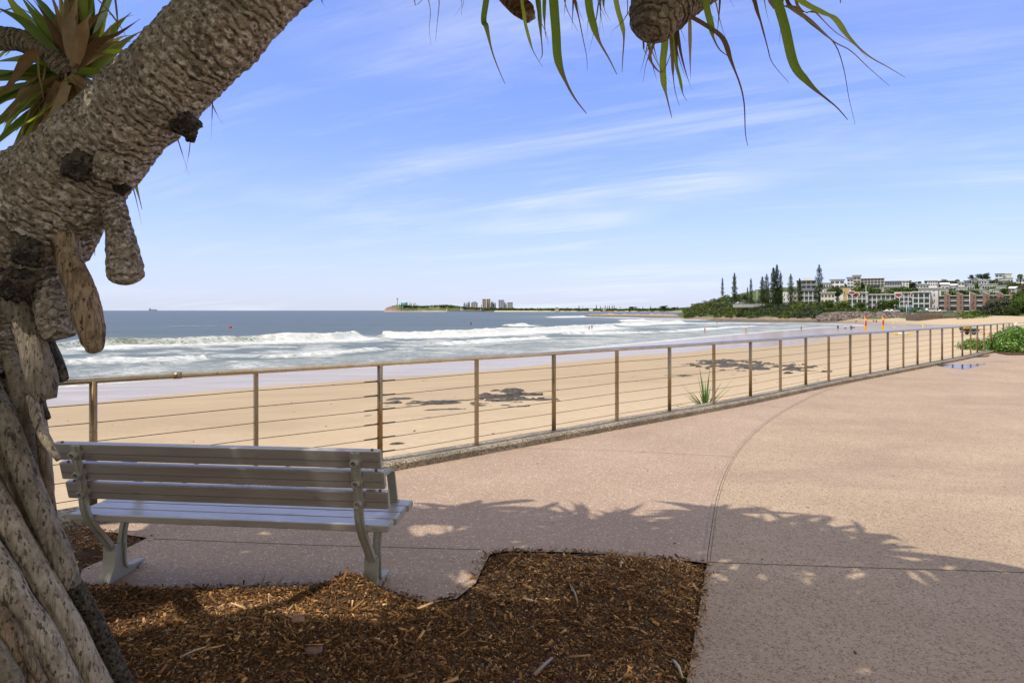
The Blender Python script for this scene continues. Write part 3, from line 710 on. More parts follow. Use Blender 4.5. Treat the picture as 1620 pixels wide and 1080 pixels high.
# ================================================================= hedge, young plant
LEAF = vcol('leaf_green', .45, trans=.25, spec=.5)
def leaf_cloud(centers, radii, n, size, cols, seed, shell=.55, flat=1.0, up=.4, yclip=None):
    """leaf-sized quads spread through blobs; returns V, F, col"""
    r = np.random.default_rng(seed); C = np.array(centers, float); Rd = np.array(radii, float)
    if Rd.ndim == 1: Rd = np.stack([Rd]*3, -1)
    w = (Rd[:, 0]*Rd[:, 2]); idx = r.choice(len(C), n, p=w/w.sum())
    d = r.normal(0, 1, (n, 3)); d /= np.linalg.norm(d, axis=1)[:, None]
    rad = shell+(1-shell)*r.uniform(0, 1, n)**.6
    d2 = d*rad[:, None]*Rd[idx]; p = C[idx]+d2
    nrm = d+r.normal(0, .55, (n, 3))+np.array([0, 0, up]); nrm /= np.linalg.norm(nrm, axis=1)[:, None]
    a = np.cross(nrm, r.normal(0, 1, (n, 3))); a /= np.linalg.norm(a, axis=1)[:, None]; b_ = np.cross(nrm, a)
    s = size*r.uniform(.6, 1.35, n); l = s*r.uniform(1.0, 1.5, n)
    q = np.stack([p-a*l[:, None]*.5, p+b_*s[:, None]*.32+nrm*s[:, None]*.08, p+a*l[:, None]*.5-nrm*s[:, None]*.1, p-b_*s[:, None]*.32+nrm*s[:, None]*.08], 1)
    cols = np.array(cols); c = cols[r.integers(0, len(cols), n)]*r.uniform(.75, 1.25, n)[:, None]
    return q.reshape(-1, 3), np.arange(4*n).reshape(-1, 4), np.repeat(c, 4, 0)
TWIG = simple('hedge_stem', (.10, .07, .04), .9)
hp = Vector((19.15, 23.3, 0))
hed = empty('hedge', hp, 0, 'low bright green leafy hedge at the right end of the fence', 'hedge')
cs = []; rd = []
rr = random.Random(4)
for i in range(80):
    x = rr.uniform(-1.0, 5.5); y = rr.uniform(-.6, 1.6); hgt = min(1.0, .38+.42*max(0, x+1.1))*rr.uniform(.8, 1.05)
    cs.append((x, y+.25, max(.1, hgt-.3))); rd.append((.42, .42, .32))
Vv, Ff, Cc = leaf_cloud(cs, rd, 30000, .075, [(.09, .19, .02), (.15, .29, .03), (.22, .38, .05), (.06, .13, .02)], 3, .5)
k = Vv[:, 2].reshape(-1, 4).min(1) > .02; Ff = Ff[k]
link('foliage', npmesh('foliage', Vv, Ff, Cc), LEAF, hed)
for i in range(7):
    b = MB(); x = rr.uniform(0, 5.4); b.tube([(x, rr.uniform(0, 1.0), 0), (x+rr.uniform(-.2, .2), rr.uniform(0, 1.0), .45)], [.012, .006], 5); b.build('stem', TWIG, hed)
b = MB(); b.slab([(17.7, 22.35), (40, 22.3), (40, 24.9), (19.6, 24.7), (18.0, 23.2)], -.02, .055); tag(b.build('soil', SOIL), kind='structure')
def ribbon(b, pts, w, col, colt=None, fold=.35, side=None):
    """a leaf blade along pts with width list w, V folded"""
    n = len(pts); pts = [Vector(p) for p in pts]; vs = []; cl = []; ln = []
    for i, p in enumerate(pts):
        t_ = (pts[min(i+1, n-1)]-pts[max(i-1, 0)]).normalized(); sd_ = side if side is not None else Vector((0, 0, 1)).cross(t_)
        sd_ = Vector(sd_); sd_ = sd_-t_*sd_.dot(t_)
        if sd_.length < 1e-4: sd_ = t_.orthogonal()
        sd_.normalize(); nn = t_.cross(sd_).normalized(); ww = w[i]
        vs += [p-sd_*ww*.5+nn*ww*fold*.5, p, p+sd_*ww*.5+nn*ww*fold*.5]
        u = i/(n-1); c_ = col if colt is None else tuple(a+(b2-a)*max(0, min(1, (u-colt[1])/.12)) for a, b2 in zip(col, colt[0]))
        cl += [c_, tuple(x*1.15 for x in c_), c_]
    fs = []
    for i in range(n-1):
        for k in range(2): fs.append((i*3+k, i*3+k+1, i*3+k+4, i*3+k+3))
    b.add(vs, fs, cl, [0]*len(vs), True)
yp = G(1128, 640, -.05); e_, n_ = rail_n(S754+4.05*spc); yx, yy = rail(S754+4.2*spc); yb = Vector((yx+n_[0]*.30, yy+n_[1]*.30, -.25))
yo = empty('young_plant', yb, 0, 'small spiky green strap leaf plant growing on the sea side of the kerb', 'plant')
b = MB(); rr = random.Random(12)
for i in range(34):
    th = rr.uniform(0, 2*math.pi); el = rr.uniform(.25, 1.35); L = rr.uniform(.5, .85); dr = Vector((math.cos(th)*math.cos(el), math.sin(th)*math.cos(el), math.sin(el)))
    pts = [Vector((0, 0, .12))+dr*L*u+Vector((0, 0, -.16*u*u*(1.4-el))) for u in [i_/7 for i_ in range(8)]]
    ribbon(b, pts, [.03, .034, .033, .03, .024, .017, .009, .002], rr.choice([(.10, .19, .03), (.16, .27, .05), (.07, .13, .025)]))
b.build('leaf', LEAF, yo); b = MB(); b.tube([(0, 0, -1.7), (0, 0, .15)], [.05, .04], 8); b.build('stem', SOIL, yo)
# ================================================================= pandanus tree
def bark(name, base, light, dark, ring=26., spots=1.0, ringdark=.5, patch=.85, bd=.016, pits=1.0):
    t, out = mk(name); ps = t.obj(); ln = t.at('len')
    n1 = t.noise(14, 7, .72, ps); n2 = t.noise(4.5, 6, .7, ps); nl = t.noise(46, 5, .72, ps, .4); n4 = t.noise(110, 3, .6, ps)
    wob = t.math('ADD', t.math('MULTIPLY', ln, ring), t.math('MULTIPLY', t.noise(9, 3, .6, ps), 3.5))
    rg = t.math('ABSOLUTE', t.math('SINE', t.math('MULTIPLY', wob, math.pi)))
    rgm = t.mr(rg, .0, .4, 1.0, 0.0)
    v = t.vor(52, ps); v2 = t.vor(30, t.map(ps, (1, 1, 1), (0, 0, 0), (5, 3, 1)))
    c = t.mix(t.mr(n1, .35, .65), base, tuple(x*.6 for x in base))
    c = t.mix(t.math('MULTIPLY', t.mr(n2, .50, .60), patch), c, dark)
    c = t.mix(t.math('MULTIPLY', t.mr(nl, .51, .57), .9*spots), c, light)
    c = t.mix(t.math('MULTIPLY', t.mr(v, .34, .22), .9*pits), c, tuple(x*.55 for x in dark))
    c = t.mix(t.math('MULTIPLY', t.mr(v2, .22, .16), .8*pits), c, tuple(x*.4 for x in dark))
    c = t.mix(t.math('MULTIPLY', rgm, ringdark), c, dark)
    c = t.mix(t.math('MULTIPLY', t.mr(n4, .35, .7), .3), c, tuple(x*.8 for x in dark))
    h = t.math('ADD', t.math('ADD', t.math('MULTIPLY', n1, .8), t.math('MULTIPLY', nl, .8)), t.math('ADD', t.math('MULTIPLY', rg, .8 if ringdark > .3 else .2), t.math('MULTIPLY', v, .7)))
    return out(c, .9, t.bump(h, 1.0, bd), 0, .2)
BK = bark('bark_trunk', (.58, .48, .35), (.84, .78, .67), (.18, .145, .10), 34., 1.0, .40, .55, .018, .8)
BR_ = bark('bark_root', (.54, .43, .30), (.74, .65, .51), (.15, .12, .085), 7., .8, .10, .8, .008, .8)
def rootbark(name, base, pale, grey, dark):
    t, out = mk(name); ps = t.obj(); st = t.map(ps, (1, 1, .38))
    n1 = t.noise(6, 6, .7, ps, .5); n2 = t.noise(17, 5, .65, t.map(ps, (1, 1, .6)), .3); n3 = t.noise(75, 4, .65, st); n4 = t.noise(30, 5, .7, st); v = t.vor(34, st)
    c = t.mix(t.mr(n1, .35, .62), base, pale); c = t.mix(t.math('MULTIPLY', t.mr(n2, .53, .62), .6), c, grey)
    c = t.mix(t.math('MULTIPLY', t.mr(n4, .56, .66), .6), c, grey); c = t.mix(t.math('MULTIPLY', t.mr(n3, .56, .62), .9), c, dark); fb = t.noise(85, 4, .7, t.map(ps, (1, 1, .07))); c = t.mix(t.math('MULTIPLY', t.mr(fb, .48, .60), .7), c, grey); cr = t.noise(42, 3, .6, t.map(ps, (1, 1, .05), (0, .2, 0))); c = t.mix(t.math('MULTIPLY', t.mr(cr, .60, .66), .8), c, dark); c = t.mix(t.math('MULTIPLY', t.mr(v, .17, .10), .85), c, dark)
    return out(c, .9, t.bump(t.math('ADD', t.math('ADD', n4, fb), t.math('MULTIPLY', n3, .5)), 1.0, .011), 0, .2)
BR_ = rootbark('bark_root_pale', (.38, .31, .225), (.58, .49, .375), (.25, .205, .155), (.07, .055, .04))
BT = rootbark('bark_root_tan', (.37, .26, .15), (.50, .38, .25), (.17, .125, .08), (.05, .038, .028))
BD = bark('bark_dark', (.13, .11, .085), (.26, .22, .17), (.03, .025, .02), 8., .7, .3)
RA = rootbark('bark_root_grey', (.27, .225, .165), (.42, .36, .28), (.16, .135, .105), (.05, .04, .03))
RB = rootbark('bark_root_cream', (.42, .35, .26), (.64, .55, .43), (.27, .22, .165), (.07, .055, .04))
RC = rootbark('bark_root_brown', (.26, .19, .12), (.40, .31, .21), (.13, .10, .07), (.04, .03, .022))
BTh = bark('bark_thin_root', (.36, .30, .215), (.48, .42, .32), (.14, .11, .075), 12., .35, .2, .4, .005, .6)
BS = bark('bark_stem', (.42, .34, .24), (.62, .54, .41), (.09, .065, .04), 34., .55, .9, .5, .02, .6)
TB = P(-25, 640, 2.55); TB.z = 0
tree = empty('pandanus_tree', TB, 0, 'large leaning pandanus tree with rough bark and thick prop roots left of the bench', 'tree')
def rough(pts, rad, name, m, parent=tree, n=28, k=7, amp=.10, fr=5., knots=(), seed=0, endround=False, vr=0, ridge=0, rf=34.):
    """pts in world space; bumpy tapered limb, relative to parent's world position"""
    q = smooth_path([list(p)+[r] for p, r in zip(pts, rad)], k); P3 = [Vector(a[:3]) for a in q]; R3 = [a[3] for a in q]
    if endround:
        e = P3[-1]; d_ = (P3[-1]-P3[-2]).normalized(); r0 = R3[-1]
        for a, f in ((.35, .93), (.65, .72), (.85, .42), (.93, .12)): P3.append(e+d_*r0*a*.8); R3.append(r0*f)
    org = world_of(parent)
    b = MB(); b.tube([p-org for p in P3], R3, n); vs = []
    # radial displacement by noise
    m_ = len(P3)
    for i in range(m_):
        c_ = P3[i]
        for j in range(n):
            v = Vector(b.v[i*n+j])+org; o = v-c_; s1 = Vector((seed*7.1, seed*3.3, 0))
            f = 1+amp*noise.noise(v*fr+s1)*1.6+amp*.7*noise.noise(v*fr*3.1+s1)+amp*.5*noise.noise(v*fr*8+s1)
            if ridge: f += ridge*(abs(math.sin(math.pi*(b.l[i*n+j]*rf+2.5*noise.noise(v*5))))-.5)+ridge*1.2*max(0, noise.noise(v*55))
            if vr: f += vr*math.sin(j/n*2*math.pi*9+noise.noise(v*4)*3)*.5
            for kp, kr, kh in knots:
                d_ = (v-kp).length
                if d_ < kr*2.2: f += kh*math.exp(-(d_/kr)**2)/max(.02, o.length)*1.0
            vs.append(tuple(c_+o*f-org))
    b.v = vs
    return b.build(name, m, parent)
def world_of(o):
    v = Vector((0, 0, 0))
    while o is not None: v = v+o.location; o = o.parent
    return v
PX = lambda l: ([P(a, b_, d_) for a, b_, d_, r_ in l], [r_*d_/F for a, b_, d_, r_ in l])
trunk_px = [(-80, 640, 2.50, 40), (-66, 600, 2.48, 70), (-50, 540, 2.42, 88), (-25, 460, 2.34, 96), (20, 385, 2.28, 94), (78, 318, 2.22, 84), (142, 250, 2.17, 72), (240, 150, 2.10, 66), (342, 47, 2.04, 65), (448, -65, 2.0, 65), (580, -190, 1.92, 64), (720, -300, 1.8, 60)]
tp, tr_ = PX(trunk_px); tp.append(Vector((.25, 1.2, 3.45))); tr_.append(.12); tp.append(Vector((.6, .8, 3.75))); tr_.append(.11)
knots = [(P(150, 268, 1.97), .05, .020), (P(232, 105, 1.97), .030, .020), (P(292, 180, 2.08), .035, .022), (P(95, 270, 2.0), .05, .012), (P(40, 400, 2.05), .045, .016), (P(60, 455, 2.1), .05, .014), (P(195, 285, 2.16), .04, .02)]
trunk = rough(tp, tr_, 'trunk', BK, n=150, k=30, amp=.06, fr=6., knots=knots, ridge=.035, rf=28.)
# dark knobs where side shoots broke off
def knob(p, r_, name, m, seed, sc=(1, 1, 1.1), par=None):
    par = par or tree; bm = bmesh.new(); bmesh.ops.create_icosphere(bm, subdivisions=4, radius=1); s1 = Vector((seed*5., 1, 2))
    for v in bm.verts:
        k = 1+.35*noise.noise(v.co*1.6+s1)+.3*abs(noise.noise(v.co*4+s1))+.12*noise.noise(v.co*11+s1); v.co = Vector((v.co.x*sc[0], v.co.y*sc[1], v.co.z*sc[2]))*k*r_
    me = bpy.data.meshes.new(name); bm.to_mesh(me); bm.free(); me.polygons.foreach_set('use_smooth', [True]*len(me.polygons))
    o = link(name, me, m, par); o.location = p-world_of(par); return o
knob(P(294, 196, 2.07), .036, 'knot', BD, 1, (1.05, .9, 1.1)); knob(P(302, 214, 2.07), .020, 'knot', BD, 2, (.8, .8, 1.2))
knob(P(232, 107, 1.955), .026, 'knot', BK, 3, (1, .6, 1)); knob(P(125, 262, 2.00), .05, 'knot', BD, 4, (1.1, .45, .8)); knob(P(168, 262, 2.01), .048, 'knot', BK, 5, (1, .5, .9))
knob(P(192, 292, 2.14), .026, 'knot', BD, 6); knob(P(45, 400, 2.07), .05, 'knot', BD, 7, (.9, .5, .9)); knob(P(20, 448, 2.12), .06, 'knot', BD, 8, (1, .5, .9))
knob(P(150, 345, 2.2), .035, 'knot', BK, 9, (1, .9, 1.3)); knob(P(110, 385, 2.2), .04, 'knot', BK, 10, (.9, .8, 1.2)); knob(P(8, 300, 2.13), .03, 'knot', BK, 11)
def root(l, name='prop_root', m=BR_, **kw):
    p, r_ = PX(l); return rough(p, r_, name, m, **kw)
sd_i = 20
# broken aerial roots hanging off the trunk
root([(165, 285, 2.18, 20), (178, 321, 2.18, 17), (187, 362, 2.17, 18), (194, 400, 2.16, 21), (199, 434, 2.16, 23)], 'aerial_root', BK, n=48, k=14, amp=.14, seed=21, vr=.16, ridge=.05, rf=40., endround=True)
root([(96, 350, 2.17, 18), (104, 395, 2.15, 17), (122, 447, 2.13, 20), (137, 499, 2.12, 21), (146, 535, 2.12, 19), (149, 548, 2.12, 15)], 'aerial_root', BT, n=48, k=12, amp=.10, fr=9, seed=22, endround=True)
root([(68, 380, 2.22, 22), (75, 430, 2.22, 21), (84, 475, 2.21, 26), (93, 520, 2.20, 27), (97, 535, 2.20, 22)], 'aerial_root', BK, n=40, k=9, amp=.09, seed=23, vr=.05)
root([(20, 470, 2.2, 22), (38, 505, 2.18, 18), (55, 555, 2.16, 20), (68, 605, 2.15, 20), (74, 632, 2.15, 13)], 'aerial_root', RA, n=40, k=9, amp=.12, seed=24, vr=.14)
root([(62, 520, 2.24, 16), (76, 550, 2.24, 15), (88, 578, 2.23, 14), (101, 601, 2.22, 7)], 'aerial_root', BD, n=28, k=7, amp=.22, seed=25, vr=.15)
# thin roots in the shadow behind
for l, m in (([(8, 540, 2.34, 10), (18, 572, 2.33, 11), (23, 610, 2.33, 10), (18, 655, 2.33, 10), (12, 720, 2.33, 11)], BTh),
             ([(28, 560, 2.36, 9), (35, 600, 2.35, 10), (33, 645, 2.35, 10), (28, 700, 2.35, 11), (24, 780, 2.36, 12)], BTh),
             ([(40, 560, 2.37, 9), (46, 610, 2.36, 9), (47, 655, 2.36, 9), (52, 721, 2.36, 10), (60, 790, 2.36, 11), (72, 860, 2.38, 12)], BTh),
             ([(48, 600, 2.40, 12), (58, 660, 2.42, 13), (64, 720, 2.42, 14), (68, 770, 2.42, 14), (72, 812, 2.42, 12)], BR_),
             ([(50, 625, 2.3, 7), (60, 668, 2.28, 7), (76, 700, 2.26, 7), (93, 727, 2.25, 4)], BR_),
             ([(52, 610, 2.38, 16), (60, 640, 2.38, 12), (72, 655, 2.38, 6), (78, 662, 2.38, 3)], BD),
             ([(5, 700, 2.4, 16), (20, 800, 2.42, 16), (55, 900, 2.45, 16), (90, 1000, 2.5, 14), (120, 1110, 2.55, 14)], BTh),
             ([(60, 790, 2.38, 10), (80, 850, 2.4, 12), (92, 910, 2.42, 13), (130, 1010, 2.46, 14), (172, 1120, 2.5, 15)], BTh)):
    sd_i += 1; root(l, 'prop_root', m, n=20, k=8, amp=.09, seed=sd_i)
# big prop roots running to the ground
for l, m in (([(-40, 560, 2.30, 20), (-12, 620, 2.28, 24), (9, 665, 2.26, 25), (40, 747, 2.24, 26), (75, 831, 2.24, 27), (100, 895, 2.25, 27), (113, 925, 2.27, 22)], RA),
             ([(96, 880, 2.32, 16), (118, 930, 2.36, 22), (150, 985, 2.42, 22), (186, 1060, 2.48, 22), (215, 1125, 2.52, 25)], BD),
             ([(-60, 700, 2.2, 26), (7, 812, 2.18, 28), (39, 869, 2.18, 28), (77, 932, 2.2, 28), (116, 1002, 2.24, 28), (151, 1073, 2.28, 28), (190, 1150, 2.34, 29)], RB),
             ([(-70, 790, 2.12, 28), (3, 905, 2.10, 31), (32, 957, 2.10, 31), (63, 999, 2.12, 31), (91, 1052, 2.15, 30), (125, 1120, 2.2, 31), (160, 1190, 2.24, 32)], RB),
             ([(-70, 890, 2.06, 26), (-20, 955, 2.06, 28), (7, 992, 2.05, 28), (28, 1027, 2.07, 28), (55, 1080, 2.1, 28), (100, 1160, 2.15, 30)], BT),
             ([(-60, 960, 2.0, 22), (-20, 1010, 2.0, 22), (5, 1050, 2.0, 22), (25, 1090, 2.02, 22), (50, 1180, 2.1, 24)], BTh),
             ([(-90, 560, 2.5, 30), (-70, 700, 2.5, 34), (-10, 850, 2.5, 34), (20, 960, 2.52, 30), (60, 1100, 2.56, 30)], RC)):
    sd_i += 1; root([(a_, b_, c_, r_*.62) for a_, b_, c_, r_ in l], 'prop_root', m, n=72, k=18, amp=.045, fr=10, vr=.075, seed=sd_i)
# slender roots filling the gaps; dark bark on some paints the shade between roots
_r = random.Random(5)
for i in range(9):
    x0 = -40+i*7+_r.uniform(-4, 4); y0 = 545+_r.uniform(-25, 40); x1 = x0+_r.uniform(20, 60)+i*4.5; rr0 = _r.uniform(4.5, 9)
    sd_i += 1; root([(x0, y0, 2.40, rr0), (x0+3, y0+110, 2.42, rr0), ((x0+x1)/2, y0+300, 2.45, rr0*1.1), (x1, 1130, 2.52, rr0*1.2)], 'prop_root', [BTh, BR_, BD][i % 3], n=16, k=8, amp=.10, seed=sd_i)
for l, m in (([(-30, 640, 2.3, 8), (20, 745, 2.27, 9), (48, 840, 2.26, 9), (78, 920, 2.28, 9), (128, 1010, 2.34, 10), (180, 1120, 2.42, 10)], RC),
             ([(-40, 760, 2.2, 8), (10, 868, 2.17, 8), (46, 935, 2.17, 8), (86, 1000, 2.2, 9), (125, 1080, 2.26, 9), (150, 1150, 2.3, 9)], RC),
             ([(-40, 700, 2.24, 7), (-5, 760, 2.22, 8), (28, 830, 2.22, 8), (60, 905, 2.24, 8), (92, 965, 2.27, 8), (130, 1050, 2.3, 9), (165, 1130, 2.36, 9)], RA),
             ([(-30, 930, 2.06, 7), (12, 975, 2.05, 7), (42, 1030, 2.06, 8), (72, 1090, 2.1, 8), (110, 1160, 2.16, 9)], RC),
             ([(2, 600, 2.33, 7), (6, 660, 2.31, 8), (14, 720, 2.31, 8), (30, 800, 2.32, 8)], RC), ([(60, 640, 2.33, 6), (66, 700, 2.33, 7), (74, 760, 2.34, 7), (84, 830, 2.36, 8), (100, 900, 2.38, 8)], RC)):
    sd_i += 1; root(l, 'prop_root', m, n=24, k=9, amp=.07, fr=9, seed=sd_i, vr=.05)
# ---- crown ------------------------------------------------------
GREENS = [(.16, .23, .03), (.23, .31, .045), (.31, .38, .07), (.11, .16, .025), (.40, .43, .10)]
BROWNS = [(.24, .15, .075), (.32, .22, .12), (.17, .10, .05), (.38, .29, .18)]
LVM = vcol('pandanus_leaf', .42, trans=.5, spec=.45, var=.22, sc=14); LDM = vcol('dry_leaf', .7, trans=.18, spec=.2, var=.3, sc=25)
def inframe(p, marg=12):
    if p.y < .15: return False
    px = CX+p.x/p.y*F; py = HY-(p.z-H)/p.y*F
    return -marg < px < 1620+marg and -marg < py < 1080+marg
def leaf_pts(c0, dr, L, droop, kink, n=11, curl=0):
    """starts along dr, bends at the kink and hangs"""
    p = Vector(c0); out_ = [p.copy()]; d_ = Vector(dr).normalized(); st = L/(n-1)
    for i in range(1, n):
        u = i/(n-1); g_ = droop*(.35 if u < kink else 2.2)
        d_ = (d_+Vector((curl*.1, 0, -g_*st*2.2))).normalized(); p = p+d_*st; out_.append(p.copy())
    return out_
WP = lambda w, n=11, tip=.62: [w*(.7+.3*min(1, i/(n-1)*6)) if i/(n-1) < tip else w*max(.04, (1-(i/(n-1)-tip)/(1-tip))**1.3*.85) for i in range(n)]
# explicit leaves that hang into the picture: pixel polylines (px, py), width px, depth, kind
HL_ = [
 ([(682, -60), (681, 20), (679, 45), (682, 72)], 4, 2.2, 'b'), ([(697, -60), (695, 5), (692, 35), (689, 66)], 6, 2.2, 'b'), ([(660, -20), (668, 0), (652, 9), (639, 14)], 2, 2.2, 'b'),
 ([(730, -40), (731, 5), (726, 16), (719, 26)], 3, 2.25, 'b'), ([(734, -40), (734, 0), (730, 18), (731, 26)], 3, 2.25, 'b'),
 ([(772, -80), (770, -10), (765, 30), (769, 42), (778, 80), (788, 108), (799, 133)], 12, 2.1, 'g'),
 ([(826, -40), (829, 25), (835, 55), (842, 78), (851, 95), (859, 107)], 7, 2.1, 'g'), ([(850, -60), (853, 10), (855, 45), (858, 85), (853, 96)], 9, 2.15, 'g'), ([(862, -50), (861, 15), (862, 45), (864, 62)], 8, 2.12, 'g'),
 ([(848, -50), (851, 20), (858, 40), (865, 56), (867, 72)], 5, 2.15, 'b'),
 ([(872, -90), (874, -20), (879, 50), (883, 98), (898, 136), (912, 160), (928, 180)], 19, 2.0, 'g'),
 ([(886, -50), (894, 5), (903, 28), (914, 50)], 6, 2.2, 'b'), ([(900, -60), (908, -5), (916, 30), (922, 60), (928, 90), (929, 112)], 7, 2.2, 'b'), ([(905, -40), (913, 5), (919, 25), (924, 36)], 3, 2.25, 'b'),
 ([(928, -60), (932, 5), (938, 35), (948, 65), (963, 92), (976, 118)], 16, 2.1, 'g'), ([(956, -50), (954, 0), (957, 18), (966, 34)], 7, 2.2, 'g'), ([(968, -40), (976, 10), (984, 40), (987, 60), (985, 95), (984, 115)], 10, 2.15, 'g'),
 ([(990, -20), (984, 30), (974, 45), (964, 50)], 2, 2.1, 'b'), ([(1000, 10), (985, 35), (970, 48), (966, 60)], 2, 2.1, 'b'),
 ([(1025, 50), (1028, 80), (1021, 105), (1017, 133)], 4, 2.3, 'b'), ([(1030, 40), (1029, 65), (1022, 85)], 7, 2.3, 'g'), ([(1052, 30), (1052, 70), (1049, 100), (1050, 130), (1056, 158), (1063, 187)], 13, 2.3, 'g'),
 ([(1045, 40), (1028, 85), (1030, 100), (1045, 115), (1058, 95), (1066, 60), (1068, 25)], 7, 2.25, 'b'), ([(1058, 35), (1062, 85), (1064, 115), (1068, 145), (1075, 168)], 8, 2.28, 'b'), ([(1064, 45), (1068, 95), (1075, 125), (1080, 148), (1087, 161)], 7, 2.3, 'g'),
 ([(1066, 22), (1074, 40), (1079, 52), (1085, 67)], 3, 2.3, 'b'), ([(1016, 40), (1018, 70), (1020, 82), (1032, 96)], 4, 2.28, 'b'),
 ([(1070, 15), (1085, 25), (1115, 42), (1142, 62), (1155, 95), (1170, 133), (1177, 165), (1179, 210), (1183, 231)], 13, 2.2, 'b'),
 ([(1113, -60), (1117, 5), (1125, 40), (1128, 58), (1138, 78), (1153, 90)], 13, 2.2, 'g'),
 ([(1185, -60), (1194, 5), (1205, 40), (1214, 75), (1222, 100), (1248, 131)], 9, 2.1, 'b'),
 ([(1210, -80), (1226, -5), (1240, 45), (1255, 105), (1280, 135), (1308, 158), (1325, 172), (1341, 190)], 22, 2.0, 'g'),
 ([(1215, -20), (1250, 10), (1285, 35), (1318, 65), (1345, 80), (1375, 108), (1407, 136)], 9, 2.15, 'b'), ([(1240, -30), (1262, 15), (1300, 50), (1322, 72), (1335, 110), (1343, 155), (1353, 197)], 7, 2.2, 'b'),
 ([(1225, -45), (1262, 0), (1300, 22), (1320, 32), (1340, 58), (1372, 88), (1405, 107), (1432, 123)], 16, 2.05, 'g'), ([(1255, -15), (1290, 20), (1320, 50), (1350, 70), (1372, 92)], 7, 2.1, 'b'),
 ([(505, -30), (509, 0), (511, 6), (514, 12)], 2, 2.3, 'b'), ([(1325, -20), (1330, -2), (1333, 2)], 3, 2.2, 'b'),
 ([(276, 205), (285, 232), (292, 255), (300, 279)], 2.2, 2.1, 'b'), ([(302, 205), (300, 235), (296, 258), (293, 274)], 1.6, 2.1, 'b'),
 ([(330, 150), (338, 170), (347, 188), (355, 199)], 2.2, 2.12, 'b'), ([(337, 150), (336, 175), (335, 200), (334, 222)], 2.2, 2.12, 'b'), ([(350, 115), (353, 135), (356, 149)], 2, 2.12, 'b'), ([(400, 72), (405, 85), (407, 95)], 2.5, 2.05, 'b'), ([(192, 328), (196, 335), (205, 347)], 1.5, 2.1, 'b'),
]
HEADA = Vector((.12, 2.15, 3.32)); HEADB = Vector((.95, 2.25, 3.30))
to = world_of(tree)
for i, (pl, wpx, d_, kd) in enumerate(HL_):
    n = len(pl); base = [list(P(a, b_, d_+.12*(j/(n-1)-.3)*((i % 3)-1))) for j, (a, b_) in enumerate(pl)]; x0_ = pl[0][0]
    if pl[0][1] < 0 and x0_ > 600:      # grows out of a leaf head just above the picture
        hd = HEADA if x0_ < 1010 else HEADB; f_ = Vector(base[0]); md = hd*.45+f_*.55; md.z = max(hd.z, f_.z)+.06; base = [list(hd), list(md)]+base
    q = smooth_path(base, 5); q = [Vector(a)-to for a in q]; m_ = len(q); w = wpx*d_/F*.95
    b = MB(); rr = random.Random(i); tipu = .62 if kd == 'g' else .45
    ws = [w*(.75+.25*min(1, u_*5))*(1-.25*u_/tipu) if u_ < tipu else w*(.75-.42*min(1, (u_-tipu)*9))*(1-.8*(u_-tipu)/(1-tipu)) for u_ in [j_/(m_-1) for j_ in range(m_)]]
    sdv = Vector((1, rr.uniform(-.5, .5), rr.uniform(-.2, .2)))
    if kd == 'g': ribbon(b, q, ws, rr.choice(GREENS[:3]+[GREENS[4]]), (rr.choice(BROWNS[:3]), tipu), .4, sdv)
    else: ribbon(b, q, ws, rr.choice(BROWNS), None, .5, sdv)
    # tiny thickness: a second skin 1 mm behind
    o = b.build('leaf', LVM if kd == 'g' else LDM, tree)
# stems whose tips reach into the picture
PD = lambda x, y, z: (CX+x/y*F, HY-(z-H)/y*F, y)
root([(*PD(.6, .8, 3.80), 110), (*PD(.95, 1.7, 3.70), 62), (1240, -110, 2.45, 46), (1140, -60, 2.35, 48), (1075, -22, 2.27, 50), (1045, 8, 2.22, 48), (1034, 34, 2.2, 38)], 'branch', BS, n=72, k=22, amp=.05, seed=61, endround=True, ridge=.05, rf=40.)
root([(*PD(-.16, 1.80, 3.06), 24), (*PD(-.13, 2.1, 3.0), 18), (770, -70, 2.3, 16), (795, -20, 2.25, 16), (816, 5, 2.22, 16), (832, 18, 2.2, 14)], 'aerial_root', bark('bark_bud', (.42, .25, .11), (.55, .38, .2), (.16, .08, .03), 38., .3, .8), n=30, k=9, amp=.05, seed=62, endround=True)
knob(P(835, 24, 2.2), .022, 'bud', BT, 63, (1, 1, 1.0))
root([(*PD(-2.0, 2.36, 1.72), 20), (*PD(-2.65, 2.6, 2.25), 19), (*PD(-3.1, 2.95, 2.75), 18), (-120, 60, 3.05, 17), (-40, 62, 3.02, 17), (12, 62, 3.0, 17), (45, 68, 2.98, 17), (78, 84, 2.96, 16), (98, 104, 2.95, 15), (108, 116, 2.95, 12)], 'branch', BS, n=44, k=24, amp=.07, seed=64, ridge=.10, rf=34.)
